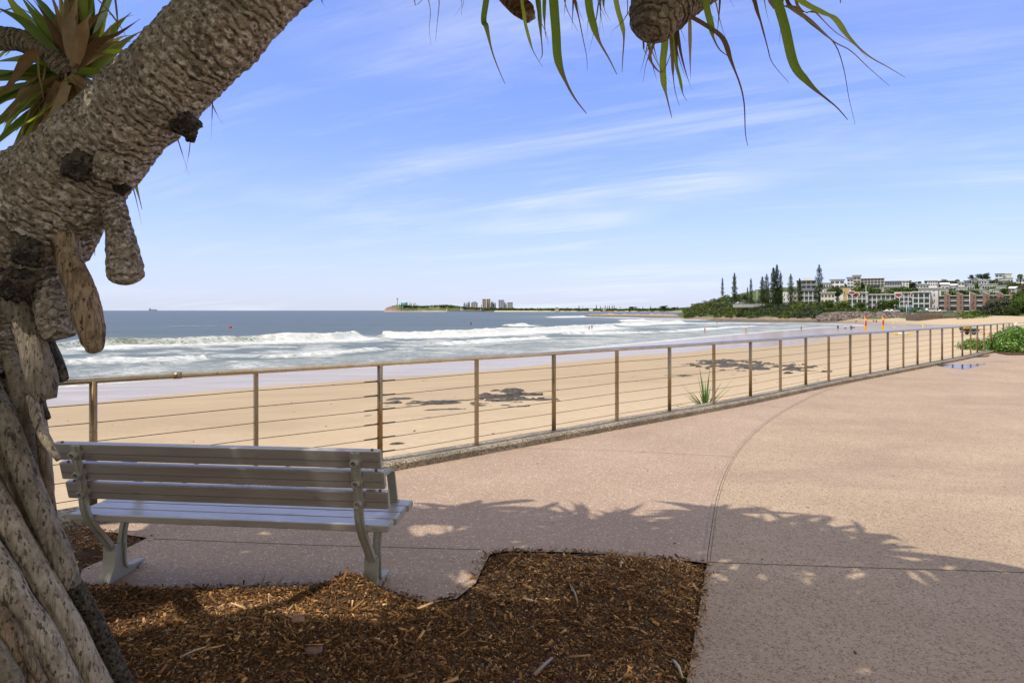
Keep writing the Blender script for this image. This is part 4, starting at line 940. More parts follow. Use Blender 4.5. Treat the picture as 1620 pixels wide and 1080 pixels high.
# rosette seen at the top left
def rosette_leaf(b, c0, dr, L, w, droop, col, tip, kink=.5, seed=0, n=11):
    pts = leaf_pts(c0, dr, L, droop, kink, n); ribbon(b, pts, WP(w, n), col, tip, .38)
    return pts
C0 = P(112, 118, 3.0); rr = random.Random(31)
for i in range(190):
    dead = i > 140
    th = rr.uniform(0, 2*math.pi); ux, uz = math.cos(th), math.sin(th)
    if not dead:
        # keep the gap of sky on the right that the photograph shows
        if ux > .2 and uz > .45 and rr.random() < .8: continue
        if ux > .55 and uz < -.25: continue
        L = rr.uniform(.55, .95) if ux < .3 else rr.uniform(.3, .42); w = rr.uniform(.06, .095); yy = rr.uniform(-.5, .9)
        if yy < 0: yy *= .5
        col = rr.choice(GREENS); pts = leaf_pts(C0+Vector((ux*.03, .1, uz*.03)), (ux, yy, uz*.9+.1), L, rr.uniform(.2, .8), .62)
    else:
        L = rr.uniform(.25, .5); w = rr.uniform(.03, .065); yy = rr.uniform(-.6, .1)
        a_ = rr.choice([(.75, .55), (.35, .8), (-.1, -1), (.2, -1), (-.5, -.8), (-.75, -.55), (.0, .9), (.55, -.45), (-.3, -1)])
        col = rr.choice(BROWNS); pts = leaf_pts(C0, (a_[0]+rr.uniform(-.2, .2), yy, a_[1]+rr.uniform(-.2, .2)), L, rr.uniform(.2, 1.0), .4)
    if any((CX+p.x/p.y*F > 232) for p in pts): continue
    b = MB(); ribbon(b, [p-to for p in pts], WP(w, 11, .5), col, None if dead else (BROWNS[1], .8 if rr.random() < .6 else .97), .4); b.build('leaf', LDM if dead else LVM, tree)
# long drooping dead leaves under it
for pl, w in (([(95, 130), (80, 170), (55, 215), (32, 265), (20, 300)], 16), ([(105, 130), (85, 180), (62, 225), (40, 262), (30, 275)], 12), ([(60, 80), (40, 100), (15, 135), (-20, 165)], 17), ([(110, 120), (135, 140), (150, 165)], 16), ([(120, 110), (150, 72), (185, 55), (222, 30)], 14), ([(118, 105), (125, 60), (135, 25)], 22), ([(85, 140), (90, 175), (75, 205), (70, 215)], 22), ([(155, 0), (178, 25), (195, 50), (211, 82)], 2.5), ([(180, -20), (185, 20), (186, 45), (184, 80)], 3), ([(60, 90), (62, 120), (68, 150), (70, 170)], 3)):
    q = [Vector(a)-to for a in smooth_path([list(P(a, b_, 2.9)) for a, b_ in pl], 5)]; b = MB(); ribbon(b, q, WP(w*2.9/F, len(q), .4), rr.choice(BROWNS), None, .5, Vector((1, .3, .3))); b.build('leaf', LDM, tree)
for pl, w, kd in (([(115, 120), (60, 150), (-10, 228)], 24, 0), ([(110, 130), (72, 178), (5, 215)], 20, 0), ([(115, 130), (106, 165), (88, 202)], 18, 0), ([(120, 105), (168, 86), (222, 82)], 20, 0), ([(120, 115), (160, 116), (205, 100)], 18, 0), ([(110, 110), (60, 92), (-10, 98)], 20, 0), ([(110, 100), (72, 50), (30, -10)], 22, 0), ([(115, 95), (102, 40), (92, -20)], 24, 0), ([(120, 100), (138, 50), (148, -10)], 14, 0), ([(110, 112), (50, 112), (-20, 128)], 18, 0), ([(112, 130), (62, 196), (22, 250)], 22, 0), ([(105, 120), (50, 140), (-20, 175)], 22, 0), ([(100, 105), (40, 40), (-10, 10)], 20, 0), ([(95, 100), (30, 20), (0, -30)], 16, 0),
    ([(108, 135), (85, 190), (60, 240), (50, 290)], 15, 1), ([(100, 135), (70, 190), (45, 235), (25, 255)], 17, 1), ([(95, 125), (60, 160), (35, 215), (22, 290)], 13, 1), ([(112, 138), (95, 180), (80, 215), (66, 268)], 12, 1), ([(85, 110), (50, 135), (20, 180), (5, 200)], 18, 1), ([(118, 100), (128, 60), (140, 30), (150, 15)], 18, 1), ([(115, 95), (110, 50), (118, 20), (122, -10)], 20, 1), ([(122, 110), (150, 95), (170, 60), (175, 40)], 14, 1), ([(100, 90), (88, 50), (92, 10)], 14, 1), ([(112, 130), (130, 142), (146, 160)], 20, 1), ([(75, 80), (70, 120), (62, 160), (66, 190)], 4, 1), ([(110, 60), (104, 120), (108, 150), (104, 172)], 3, 1)):
    n = len(pl); dd = rr.uniform(2.86, 3.1); q = [Vector(a)-to for a in smooth_path([list(P(a, b_, dd-.05*j)) for j, (a, b_) in enumerate(pl)], 6)]; b = MB()
    ribbon(b, q, WP(w*dd/F, len(q), .5), rr.choice(BROWNS if kd else GREENS), None if kd else (BROWNS[1], .86), .45, Vector((rr.uniform(.3, 1), rr.uniform(-.4, .4), rr.uniform(.1, .8)))); b.build('leaf', LDM if kd else LVM, tree)
# more thin dry blades round the cut stem and along the top edge
for i in range(24):
    x = rr.choice([rr.uniform(1015, 1095), rr.uniform(880, 1000), rr.uniform(1090, 1260)]); y0 = 30 if x > 1010 and x < 1098 else -30; L = rr.uniform(50, 120); dx = rr.uniform(-.25, .55)*L
    pl = [(x, y0-10), (x+dx*.2, y0+L*.35), (x+dx*.55, y0+L*.7), (x+dx, y0+L)]; dd = rr.uniform(2.2, 2.4); base = [list(P(a, b_, dd)) for a, b_ in pl]
    hd = HEADA if x < 1010 else HEADB
    if y0 < 0: f_ = Vector(base[0]); md = hd*.45+f_*.55; md.z = max(hd.z, f_.z)+.06; base = [list(hd), list(md)]+base
    q = [Vector(a)-to for a in smooth_path(base, 5)]; b = MB(); kd = rr.random() < .7
    ribbon(b, q, WP(rr.uniform(3, 7)*dd/F, len(q), .4), rr.choice(BROWNS if kd else GREENS), None, .6, Vector((1, rr.uniform(-.8, .8), .2))); b.build('leaf', LDM if kd else LVM, tree)
# ---- the crown overhead (out of frame): it shades the bench and the near paving
EDG = [(-9, 4.9), (-3.5, 5.05), (-.9, 5.21), (.3, 5.3), (1.03, 5.35), (1.67, 5.18), (2.07, 5.26), (2.44, 4.93), (2.66, 4.71), (2.79, 4.39), (3.07, 4.05), (3.3, 3.6), (3.7, 2.6), (4.2, 1.0), (4.6, -1)]
DAP = [(-1.25, 3.25, .50, .20), (-1.7, 3.05, .25, .10), (-.75, 3.42, .2, .06), (G(1270, 1021).x, G(1270, 1021).y, .05, .04), (G(820, 895).x, 3.55, .1, .04), (G(735, 925).x, G(735, 925).y, .07, .03), (G(1400, 940).x, G(1400, 940).y, .12, .04), (G(680, 838).x, G(680, 838).y, .28, .06), (G(450, 845).x, G(450, 845).y, .16, .05), (G(1480, 880).x, G(1480, 880).y, .3, .06), (G(1590, 955).x, G(1590, 955).y, .1, .03), (G(870, 960).x, G(870, 960).y, .12, .04), (G(1200, 815).x, G(1200, 815).y, .2, .05), (G(150, 855).x, 4.6, .25, .08), (G(1350, 1060).x, G(1350, 1060).y, .1, .04), (-2.35, 2.35, .18, .12)]
def shadow_ok(p):
    gx = p.x+SHX*p.z; gy = p.y+SHY*p.z
    if gy > np.interp(gx, [e[0] for e in EDG], [e[1] for e in EDG])+.12*noise.noise(Vector((gx*2.5, 0, 5))): return False
    for x, y, a, b_ in DAP:
        if ((gx-x)/a)**2+((gy-y)/b_)**2 < 1: return False
    return True
rr = random.Random(77); heads = []
gy = -1.0
while gy < 5.3:
    gx = -4.6
    while gx < 4.0:
        x = gx+rr.uniform(-.25, .25); y = gy+rr.uniform(-.25, .25); h = rr.uniform(3.7, 4.6)
        if y < np.interp(x, [e[0] for e in EDG], [e[1] for e in EDG])-.12: heads.append(Vector((x-SHX*h, y-SHY*h, h)))
        gx += .62
    gy += .56
ntop = Vector((.6, .8, 3.75)); nodes = [ntop]; heads = [HEADA, HEADB]+heads
for hd in (HEADA, HEADB):
    pts = smooth_path([[.35, 1.1, 3.55] if hd is HEADA else [.6, .8, 3.8], list((ntop+hd)/2+Vector((0, .1, .12))), list(hd)], 5); b = MB(); b.tube([Vector(p)-to for p in pts], [.055-.012*j/len(pts) for j in range(len(pts))], 12); b.build('branch', BS, tree)
for hi, c0 in enumerate(heads):
    b = MB(); cnt = 0
    for i in range(46):
        th = rr.uniform(0, 2*math.pi); el = rr.uniform(-.35, 1.1); dr = Vector((math.cos(th)*math.cos(el), math.sin(th)*math.cos(el), math.sin(el)))
        L0 = rr.uniform(.7, 1.2); w = rr.uniform(.055, .09); dp = rr.uniform(.3, .9)
        for fL in (1, .75, .5, .3):
            pts = leaf_pts(c0, dr, L0*fL, dp, .55, 8)
            if not any(inframe(p) for p in pts) and (hi < 2 or all(shadow_ok(p) for p in pts[1:])): break
        else: continue
        dead = rr.random() < .2
        ribbon(b, [p-to for p in pts], WP(w, 8), rr.choice(BROWNS if dead else GREENS), (BROWNS[1], .85), .35); cnt += 1
    if cnt < 4: continue
    b.build('leaf_cluster', LVM, tree)
    # limb to the nearest node already there
    par = min(nodes, key=lambda q: (q-c0).length); mid = (par+c0)/2+Vector((rr.uniform(-.1, .1), rr.uniform(-.1, .1), .10))
    pts = smooth_path([list(par), list(mid), list(c0-Vector((0, 0, .03)))], 4)
    if not any(inframe(Vector(p)+Vector((0, 0, -.08)), 30) for p in pts):
        b = MB(); b.tube([Vector(p)-to for p in pts], [.06-.02*j/len(pts) for j in range(len(pts))], 10); b.build('branch', BS, tree)
        nodes.append(c0)
# ================================================================= land behind the bay
COLS = [  # px, (d,y) x3
 (1052, (500, 501.5), (520, 500.0), (540, 499.6)), (1068, (440, 503), (475, 500), (500, 498)), (1085, (395, 504.5), (430, 496), (480, 490)), (1100, (375, 505.5), (405, 492), (460, 484)), (1120, (362, 506), (395, 488), (455, 479)),
 (1143, (352, 507), (390, 485), (450, 472)), (1165, (345, 507.5), (378, 485), (450, 465)), (1200, (330, 508), (365, 486), (480, 457)), (1250, (312, 508.5), (345, 485), (560, 453)), (1300, (290, 509), (330, 487), (600, 452)),
 (1350, (268, 510), (320, 491.5), (620, 449)), (1450, (245, 509), (312, 492.5), (620, 451)), (1530, (232, 504.6), (302, 492.5), (640, 449)), (1600, (226, 503.2), (292, 492), (640, 446)), (1700, (220, 502.5), (285, 491), (640, 440)), (2300, (220, 502), (280, 490), (640, 425))]
cp = np.array([c[0] for c in COLS], float)
def colv(px):
    return [(np.interp(px, cp, [c[k][0] for c in COLS]), np.interp(px, cp, [c[k][1] for c in COLS])) for k in (1, 2, 3)]
def DY(px, y):   # depth on the hillside where the ground is seen at (px, y)
    (d0, y0), (d1, y1), (d2, y2) = colv(px)
    if y >= y1: return float(np.interp(y, [y1, y0], [d1, d0]))
    t_ = (y1-y)/(y1-y2); return float(d1+min(max(t_, 0), 1.0)*(d2-d1))
vs_ = np.concatenate([np.linspace(-.12, 0, 3)[:-1], np.linspace(0, 1, 22), 1+np.linspace(.02, 1, 46), 2+np.linspace(.05, 1, 14)]); pxs = np.arange(1052, 2300, 4.0)
VX = []
for v in vs_:
    row = []
    for px in pxs:
        (d0, y0), (d1, y1), (d2, y2) = colv(px)
        if v < 0: d = d0+v*200; y = y0; z = SEA-.8+v*4
        elif v <= 1:
            d = d0+(d1-d0)*v; y = y0+(y1-y0)*v; z = H-(y-HY)*d/F
        elif v <= 2: d = d1+(d2-d1)*(v-1); y = y1+(y2-y1)*(v-1); z = H-(y-HY)*d/F
        else: z2 = H-(y2-HY)*d2/F; d = d2+(v-2)*320; z = z2-(v-2)*(z2+6)*.9-(v-2)*2
        row.append(((px-CX)*d/F, d, z))
    VX.append(row)
VX = np.array(VX); VX[..., 2] += (fbm(VX[..., 0]/9, VX[..., 1]/9, 4, 120)-.5)*np.clip(np.array(vs_)[:, None]*3, 0, 1)*1.6-.35*(np.array(vs_)[:, None] > 1)
me = npmesh('hillside', VX.reshape(-1, 3), grid_faces(len(vs_), len(pxs)), attrs={'v': np.repeat(vs_, len(pxs))}, smooth=True)
t, out = mk('hill_ground'); ps = t.pos(); v_ = t.at('v'); n1 = t.noise(.12, 5, .65, ps); n2 = t.noise(.9, 5, .7, ps)
veg = t.mix(t.mr(n2, .3, .7), (.045, .07, .02), (.10, .14, .035)); soil = t.mix(t.mr(n2, .35, .65), (.16, .115, .075), (.34, .26, .17)); soil = t.mix(t.mr(t.a('SeparateXYZ', {0: ps}).outputs[0], 145, 160), soil, (.50, .39, .25))
c = t.mix(t.mr(t.math('ADD', v_, t.math('MULTIPLY', n1, .35)), .42, .52), soil, veg)
out(c, .95, t.bump(n2, .6, .5))
tag(link('hillside', me, t.m), kind='structure')
def lump_field(name, path, w0, h0, m, label, cat, seed, z0=None, fr=.5, step=1.2, kind=None):
    """a long low rock mass following world points (x, y, z, halfwidth, height)"""
    q = np.array(smooth_path(path, 10)); n = len(q); nw = 22; V = []
    for i in range(n):
        e = q[min(i+1, n-1)][:2]-q[max(i-1, 0)][:2]; e = e/np.hypot(*e); nn = np.array([-e[1], e[0]])
        for j in range(nw):
            s = -1+2*j/(nw-1); x, y = q[i][:2]+nn*s*q[i][3]
            a = (1-abs(s)**2.4)*min(1, i/5, (n-1-i)/5); f = .45+.75*abs(noise.noise(Vector((x*fr, y*fr, seed))))*1.6+.35*noise.noise(Vector((x*fr*3, y*fr*3, seed)))
            V.append((x, y, q[i][2]-.15+q[i][4]*a*f))
    me = npmesh(name, V, grid_faces(n, nw)); return tag(link(name, me, m), label, cat, kind=kind)
t, out = mk('shore_rock'); ps = t.pos(); n1 = t.noise(.7, 6, .7, ps); n2 = t.noise(.15, 3, .6, ps); zz = t.a('SeparateXYZ', {0: ps}).outputs[2]
c = t.mix(t.mr(n1, .35, .65), (.075, .062, .052), (.19, .15, .115)); c = t.mix(t.mr(zz, -3.0, -2.2), c, t.mix(n2, (.33, .24, .17), (.42, .33, .24)))
out(c, .9, t.bump(n1, 1, .5)); SROCK = t.m
def W_(px, py, z=SEA):
    p = G(px, py, z); return [p.x, p.y, z]
tag(lump_field('rock_shelf', [W_(920, 500.6)+[6, 1.6], W_(960, 500.8)+[10, 2.6], W_(1020, 501.3)+[14, 2.6], W_(1070, 502.5)+[16, 2.4], W_(1110, 504.0)+[12, 1.9], W_(1150, 505.6)+[10, 1.9]], 0, 0, SROCK, None, None, 3.3, fr=.35), 'long low brown rock shelf running out from the headland into the surf', 'rocks')
lump_field('rock_platform', [W_(1120, 507)+[8, 1.4], W_(1180, 508.5)+[8, 1.6], W_(1240, 509.5)+[8, 1.7], W_(1300, 510)+[7, 1.6], W_(1345, 510.3)+[5, 1.0]], 0, 0, SROCK, 'dark rock platform at the water under the scrub covered headland', 'rocks', 5.1, fr=.5)
# boulder seawall
t, out = mk('boulders'); ps = t.pos(); v = t.vor(.9, ps, 'Color'); v0 = t.vor(.9, ps); n1 = t.noise(2, 5, .7, ps); sp = t.a('SeparateColor', {0: v}).outputs[0]
c = t.mix(t.mr(sp, .1, .9), (.15, .115, .095), (.36, .29, .245)); c = t.mix(t.mr(v0, .45, .75), c, (.05, .04, .035)); c = t.mix(t.mr(n1, .5, .7), c, (.13, .10, .085))
out(c, .95, t.bump(t.math('ADD', t.math('MULTIPLY', v0, -1.5), n1), 1, .6)); BOUL = t.m
V = []; pxa = np.arange(1290, 1452, .7); nv = 16
for i, px in enumerate(pxa):
    for j in range(nv):
        u = j/(nv-1); yb = np.interp(px, [1290, 1340, 1400, 1452], [506, 505.2, 504.5, 504]); yt = np.interp(px, [1290, 1305, 1340, 1400, 1445, 1452], [500, 494, 492.2, 493.2, 494.5, 498])
        d = 282+u*10+(0 if px < 1440 else 3); y = yb+(yt-yb)*u; x = (px-CX)*d/F; z = H-(y-HY)*d/F
        if j == 0: z -= 2
        w_ = .7*abs(noise.noise(Vector((x*.8, z*1.1+d*.5, 3))))+.25*noise.noise(Vector((x*2, z*2, 9)))
        V.append((x, d-w_*1.6, z+w_*.5*(j < nv-1)))
me = npmesh('seawall', V, grid_faces(len(pxa), nv)); tag(link('boulder_seawall', me, BOUL), 'grey brown boulder seawall sloping from the beachfront road to the far sand', 'seawall')
con_d = simple('dark_concrete', (.13, .10, .08), .9, sc=1, var=.3); 
def wbox(b, px0, px1, yt, yb, d, dep, dz=0): 
    x0 = (px0-CX)*d/F; x1 = (px1-CX)*d/F; b.box(x0, x1, d, d+dep, H-(yb-HY)*d/F-dz, H-(yt-HY)*d/F)
b = MB(); wbox(b, 1453, 1492, 497.5, 506.0, 250, 8, 1); wbox(b, 1492, 1520, 499.8, 505.0, 249, 8, 1); tag(b.build('ramp_wall', con_d), 'dark concrete beach ramp wall between the boulders and the grassy slope', 'wall')
fr_ = empty('wooden_fence', P(1450, 497.6, 252), 0, 'low brown timber fence on top of the dark ramp wall', 'fence'); tm = simple('old_timber', (.22, .16, .12), .9)
for px in range(0, 76, 5):
    b = MB(); b.box(px*252/F-.1, px*252/F+.1, -.1, .1, 0, 1.25-.006*px); b.build('fence_post', tm, fr_)
for z in (.6, 1.15):
    b = MB(); b.box(0, 19, -.06, .06, z, z+.12); b.build('fence_rail', tm, fr_)
# ---------------------------------------------------------------- vegetation meshes
FOL = vcol('foliage', .8, trans=.15, spec=.15, var=.25, sc=1.5)
TRK = simple('tree_trunk', (.13, .10, .075), .9)
DG = [(.035, .06, .018), (.055, .085, .022), (.03, .048, .018)]; MG = [(.07, .11, .025), (.10, .15, .03), (.05, .08, .02)]; LG = [(.13, .19, .035), (.17, .23, .045), (.09, .14, .03)]; GG = [(.10, .11, .075), (.14, .145, .10), (.07, .08, .05)]
def crown_blobs(seed, w, h, n=14, z0=.3):
    r = random.Random(seed); cs = []; rd = []
    for i in range(n):
        th = r.uniform(0, 6.28); q = math.sqrt(r.random())*.36; z = z0+r.uniform(.05, .62)*(1-z0)*1.1
        cs.append((math.cos(th)*q*w, math.sin(th)*q*w, z*h)); k = r.uniform(.13, .24)*w; rd.append((k, k, k*h/w*.75))
    return cs, rd
def round_mesh(seed, cols, n=1500, z0=.3, ls=.06):
    cs, rd = crown_blobs(seed, 1, 1, 16, z0); V_, F_, C_ = leaf_cloud(cs, rd, n, ls, cols, seed, .45); return npmesh('crown', V_, F_, C_)
RM = {k: [round_mesh(40+i+10*j, c, 1500) for i in range(2)] for j, (k, c) in enumerate((('d', DG), ('m', MG), ('l', LG), ('g', GG)))}
def trunk_mesh(seed):
    r = random.Random(seed); b = MB(); b.tube([(0, 0, -.05), (.02, 0, .2), (.0, .01, .45)], [.035, .028, .018], 7)
    for i in range(5):
        th = r.uniform(0, 6.28); b.tube([(0, 0, .25+.04*i), (math.cos(th)*.14, math.sin(th)*.14, .5), (math.cos(th)*.25, math.sin(th)*.25, .68)], [.018, .012, .006], 5)
    o = b.build('trunk', TRK); me = o.data; bpy.data.objects.remove(o); return me
TM = trunk_mesh(3)
def round_tree(px, yt, yb, w, kind, label, group=None, name='tree', d=None):
    d = d or DY(px, yb); o = empty(name, P(px, yb, d), rnd.uniform(0, 6), label, 'tree', group); h = (yb-yt)*d/F*1.06; ww = w*d/F
    c_ = link('crown', rnd.choice(RM[kind]), FOL, o); c_.scale = (ww*1.05, ww*1.05, h); t_ = link('trunk', TM, TRK, o); t_.scale = (ww, ww, h); return o
def pine_mesh(seed, wid=.13, tiers=36, nper=9, lf=.027):
    r = random.Random(seed); V_ = []; C_ = []; z = .10; rr_ = np.random.default_rng(seed)
    for k in range(tiers):
        u = k/(tiers-1); z = .08+.90*u; L = wid*(1-u**2.6)**.7*r.uniform(.8, 1.1)*(.8+.2*math.sin(k*.9+seed))+.012; a0 = r.uniform(0, 6.28)
        for j in range(nper):
            if r.random() < .12: continue
            th = a0+j*6.283/nper+r.uniform(-.1, .1); m_ = max(3, int(L/.010)); lj = L*r.uniform(.7, 1.1)
            for q in range(m_):
                f = (q+.5)/m_; x = math.cos(th)*lj*f; y = math.sin(th)*lj*f; zc = z+.02*f*f-.006+r.uniform(-.004, .004)
                s = lf*r.uniform(.8, 1.3)*(.7+.6*f); d1 = Vector((-math.sin(th), math.cos(th), r.uniform(-.3, .3)))*s*.45; d2 = Vector((r.uniform(-.4, .4), r.uniform(-.4, .4), 1)).normalized()*s*.40
                p = Vector((x, y, zc)); V_ += [p-d1, p-d2*.6, p+d1, p+d2]; c_ = r.choice(DG); g_ = r.uniform(.7, 1.25); C_ += [tuple(a*g_ for a in c_)]*4
    return npmesh('crown', V_, np.arange(len(V_)).reshape(-1, 4), C_)
PM = [pine_mesh(1, .125), pine_mesh(2, .15), pine_mesh(3, .115, 30), pine_mesh(4, .165, 30)]
b = MB(); b.tube([(0, 0, -.06), (0, 0, .5), (0, 0, .99)], [.011, .008, .002], 8); o = b.build('trunk', TRK); PT = o.data; bpy.data.objects.remove(o)
def pine(px, yt, yb, k, label, d=350, group='tall pines behind the headland scrub'):
    o = empty('norfolk_pine', P(px, yb, d), rnd.uniform(0, 6), label, 'pine tree', group); h = (yb-yt)*d/F
    c_ = link('crown', PM[k], FOL, o); c_.scale = (h,)*3; t_ = link('trunk', PT, TRK, o); t_.scale = (h,)*3; return o
for a in [(1143, 439, 470, 2, 'thin pine standing farthest left on the headland crest'), (1162, 431, 477, 0, 'slender pine second from the left on the headland'), (1188, 440, 478, 2, 'thin pine beside the headland car park'), (1182.5, 454, 476, 2, 'very small pine left of the thin car park pine'),
          (1206, 437, 481, 1, 'dark pine forming the left half of the dense pair'), (1213, 433, 483, 3, 'dark pine forming the right half of the dense pair'), (1223.5, 423, 485, 1, 'tall pine at the left of the tallest trio'), (1229, 418, 486, 0, 'tallest pine of the trio in front of the white wall'), (1235, 431, 485, 2, 'shorter pine at the right of the tallest trio'),
          (1251, 433, 480, 3, 'pine with thin top left of the modern terrace house'), (1265, 440, 480, 1, 'small pine in front of the modern terrace house'), (1296, 418.5, 481, 3, 'big lone pine in front of the white grid building'), (1325, 451, 480, 1, 'small dark pine between the grid building and the gabled flats')]:
    pine(*a)
# palms
def palm_mesh(seed):
    r = random.Random(seed); b = MB()
    for i in range(26):
        th = r.uniform(0, 6.28); el = r.uniform(-.3, 1.2); dr = (math.cos(th)*math.cos(el), math.sin(th)*math.cos(el), math.sin(el)); L = r.uniform(.26, .34)
        pts = leaf_pts((0, 0, .72), dr, L, 3.2, .3, 7); ribbon(b, pts, [.03, .06, .07, .065, .05, .035, .01], r.choice(DG+MG), None, .8)
    o = b.build('crown', FOL); me = o.data; bpy.data.objects.remove(o); return me
PLM = palm_mesh(1); b = MB(); b.tube([(0, 0, -.05), (.01, 0, .4), (0, 0, .72)], [.035, .028, .03], 7); o = b.build('trunk', TRK); PLT = o.data; bpy.data.objects.remove(o)
for px, yt, yb, lab in [(1377, 457, 488, 'palm tree left of the pair beside the gabled white flats'), (1388, 461, 488, 'palm tree right of the pair beside the gabled white flats'), (1505, 455, 489, 'palm tree in front of the brick apartments'), (1439.5, 440, 456, 'palm on the skyline above the white grid house'), (1455, 442, 456, 'small skyline palm left of the pale hilltop houses'), (1465, 441, 455, 'small skyline palm before the pale hilltop houses'), (1614, 429, 452, 'palm on the hilltop at the right edge of the picture'), (1369, 450, 466, 'short palm behind the red gables')]:
    d = DY(px, yb); o = empty('palm_tree', P(px, yb, d), rnd.uniform(0, 6), lab, 'palm'); h = (yb-yt)*d/F
    for n_, me_, m_ in (('crown', PLM, FOL), ('trunk', PLT, TRK)): c_ = link(n_, me_, m_, o); c_.scale = (h,)*3
# scrub on the headland
cs = []; rd = []; rr = random.Random(9)
for i in range(640):
    px = rr.uniform(1084, 1345); (d0, y0), (d1, y1), (d2, y2) = colv(px); v = rr.uniform(.22, (1.10 if px > 1262 else 1.32) if px > 1170 else 1.9)
    if v <= 1: d = d0+(d1-d0)*v; y = y0+(y1-y0)*v
    else: d = d1+(d2-d1)*(v-1); y = y1+(y2-y1)*(v-1)
    if px > 1295 and v < .5: continue
    p = P(px, y, d); s = rr.uniform(1.3, 3.0)*(1 if v > .35 else .6); cs.append((p.x, p.y, p.z+s*.3)); rd.append((s, s, s*.75))
n4 = np.random.default_rng(3)
Vv, Ff, Cc = leaf_cloud(cs, rd, 52000, .75, MG+DG+GG+[(.09, .15, .03)], 8, .6, up=.7)
patchn = fbm(Vv[:, 0]/9., Vv[:, 1]/9., 3, 130)[:, None]; Cc = Cc*np.where(patchn > .5, np.array([[1.25, 1.2, .8]]), np.array([[.85, .85, 1.1]]))
tag(link('coastal_scrub', npmesh('coastal_scrub', Vv, Ff, Cc), FOL), 'dense green and grey coastal scrub covering the headland slope', None, kind='stuff')
# hillside gardens between the houses
cs = []; rd = []
for i in range(1500):
    px = rr.uniform(1290, 1760); y = rr.uniform(448, 480); d = DY(px, y); (d0, y0), (d1, y1), (d2, y2) = colv(px)
    if y < y2+1: continue
    p = P(px, y, d); s = rr.uniform(1.0, 3.0); cs.append((p.x, p.y, p.z+s*.3)); rd.append((s, s, s*.9))
for i in range(120):
    px = rr.uniform(1300, 1600); p = P(px, rr.uniform(488.5, 492), rr.uniform(304, 309)); s = rr.uniform(.7, 1.7); cs.append((p.x, p.y, p.z)); rd.append((s*1.2, s, s*.8))
Vv, Ff, Cc = leaf_cloud(cs, rd, 80000, .8, MG+DG+LG, 18, .55, up=.7)
tag(link('garden_greenery', npmesh('garden_greenery', Vv, Ff, Cc), FOL), 'mixed garden shrubs between the hillside houses', None, kind='stuff')
cs = []; rd = []
for i in range(130):
    px = rr.uniform(1292, 1486); s = rr.uniform(1.0, 2.6); y = rr.uniform(458, 468); d = rr.uniform(352, 372)
    if noise.noise(Vector((px*.045, 1.7, 0))) < -.05 or 1326 < px < 1352: continue
    p = P(px, y, d); cs.append(tuple(p)); rd.append((s*1.2, s, s))
for i in range(130):
    px = rr.uniform(1486, 1660); y = rr.uniform(446, 470); s = rr.uniform(1.6, 3.4)
    if noise.noise(Vector((px*.06, y*.25, 4))) < .02: continue
    d = DY(px, y)-13; p = P(px, y-1, d); cs.append(tuple(p)); rd.append((s*1.2, s, s*1.1))
Vv, Ff, Cc = leaf_cloud(cs, rd, 30000, .85, MG+DG+LG, 19, .5, up=.6)
tag(link('hill_greenery', npmesh('hill_greenery', Vv, Ff, Cc), FOL), 'tree tops and shrubs filling the gaps between the hillside buildings', None, kind='stuff')
# grass slope right of the ramp
cs = []; rd = []
for i in range(240):
    px = rr.uniform(1520, 1760); y = rr.uniform(494, 504.5); d = np.interp(y, [494, 505], [286, 232]); p = P(px, y, d); s = rr.uniform(.7, 1.8); cs.append((p.x, p.y, p.z)); rd.append((s*1.4, s, s*.5))
Vv, Ff, Cc = leaf_cloud(cs, rd, 16000, .55, LG+MG, 28, .5, up=1.2)
tag(link('dune_grass', npmesh('dune_grass', Vv, Ff, Cc), FOL), 'green dune grass and creeper on the slope above the far sand', None, kind='stuff')
for a in [(1177, 463, 478, 9, 'd', 'small dark tree by the headland car park'), (1308, 472, 493, 24, 'm', 'round tree under the white grid building'), (1336, 472, 493, 20, 'l', 'yellow green tree left of the red gabled flats'), (1364, 475, 493, 22, 'm', 'small round tree in front of the white gabled flats'),
          (1391, 479, 494, 20, 'd', 'dark tree left of the big dome shaped tree'), (1409, 470, 494, 33, 'm', 'big dome shaped tree in front of the flats'), (1333, 447, 460, 14, 'd', 'dark tree on the hill above the yellow block'), (1360, 445, 463, 20, 'm', 'hill tree below the long yellow apartment block'),
          (1378, 456, 470, 16, 'l', 'bright green tree behind the twin palms'), (1408, 455, 468, 18, 'l', 'bright green tree above the white flats'), (1417, 449, 463, 16, 'm', 'tree below the dark glass house on the hill'), (1446, 445, 459, 22, 'd', 'dark tree right of the white grid house'), (1467, 448, 459, 12, 'm', 'tree behind the pale flat roof'),
          (1492, 446, 457, 18, 'g', 'olive tree below the pavilion roof on the skyline'), (1505, 447, 457, 14, 'm', 'green tree below the pavilion roof on the skyline'), (1554, 431, 446, 20, 'd', 'large dark tree on the hilltop skyline'), (1562, 431, 444, 12, 'd', 'spreading tree right of the large dark hilltop tree'), (1571, 440, 453, 14, 'm', 'green tree below the modern hilltop house'),
          (1606, 445, 462, 18, 'm', 'tree between white houses near the right edge'), (1590, 455, 470, 16, 'm', 'tree above the right end of the brick apartments'), (1541, 457, 468, 12, 'd', 'dark tree behind the brick sawtooth roof'), (1570, 453, 463, 14, 'l', 'light green shrub tree right of the long white house'), (1522, 458, 470, 12, 'd', 'dark tree behind the brick parapets'), (1537, 434, 444, 10, 'd', 'little dark tree left of the hilltop crest')]:
    round_tree(*a)
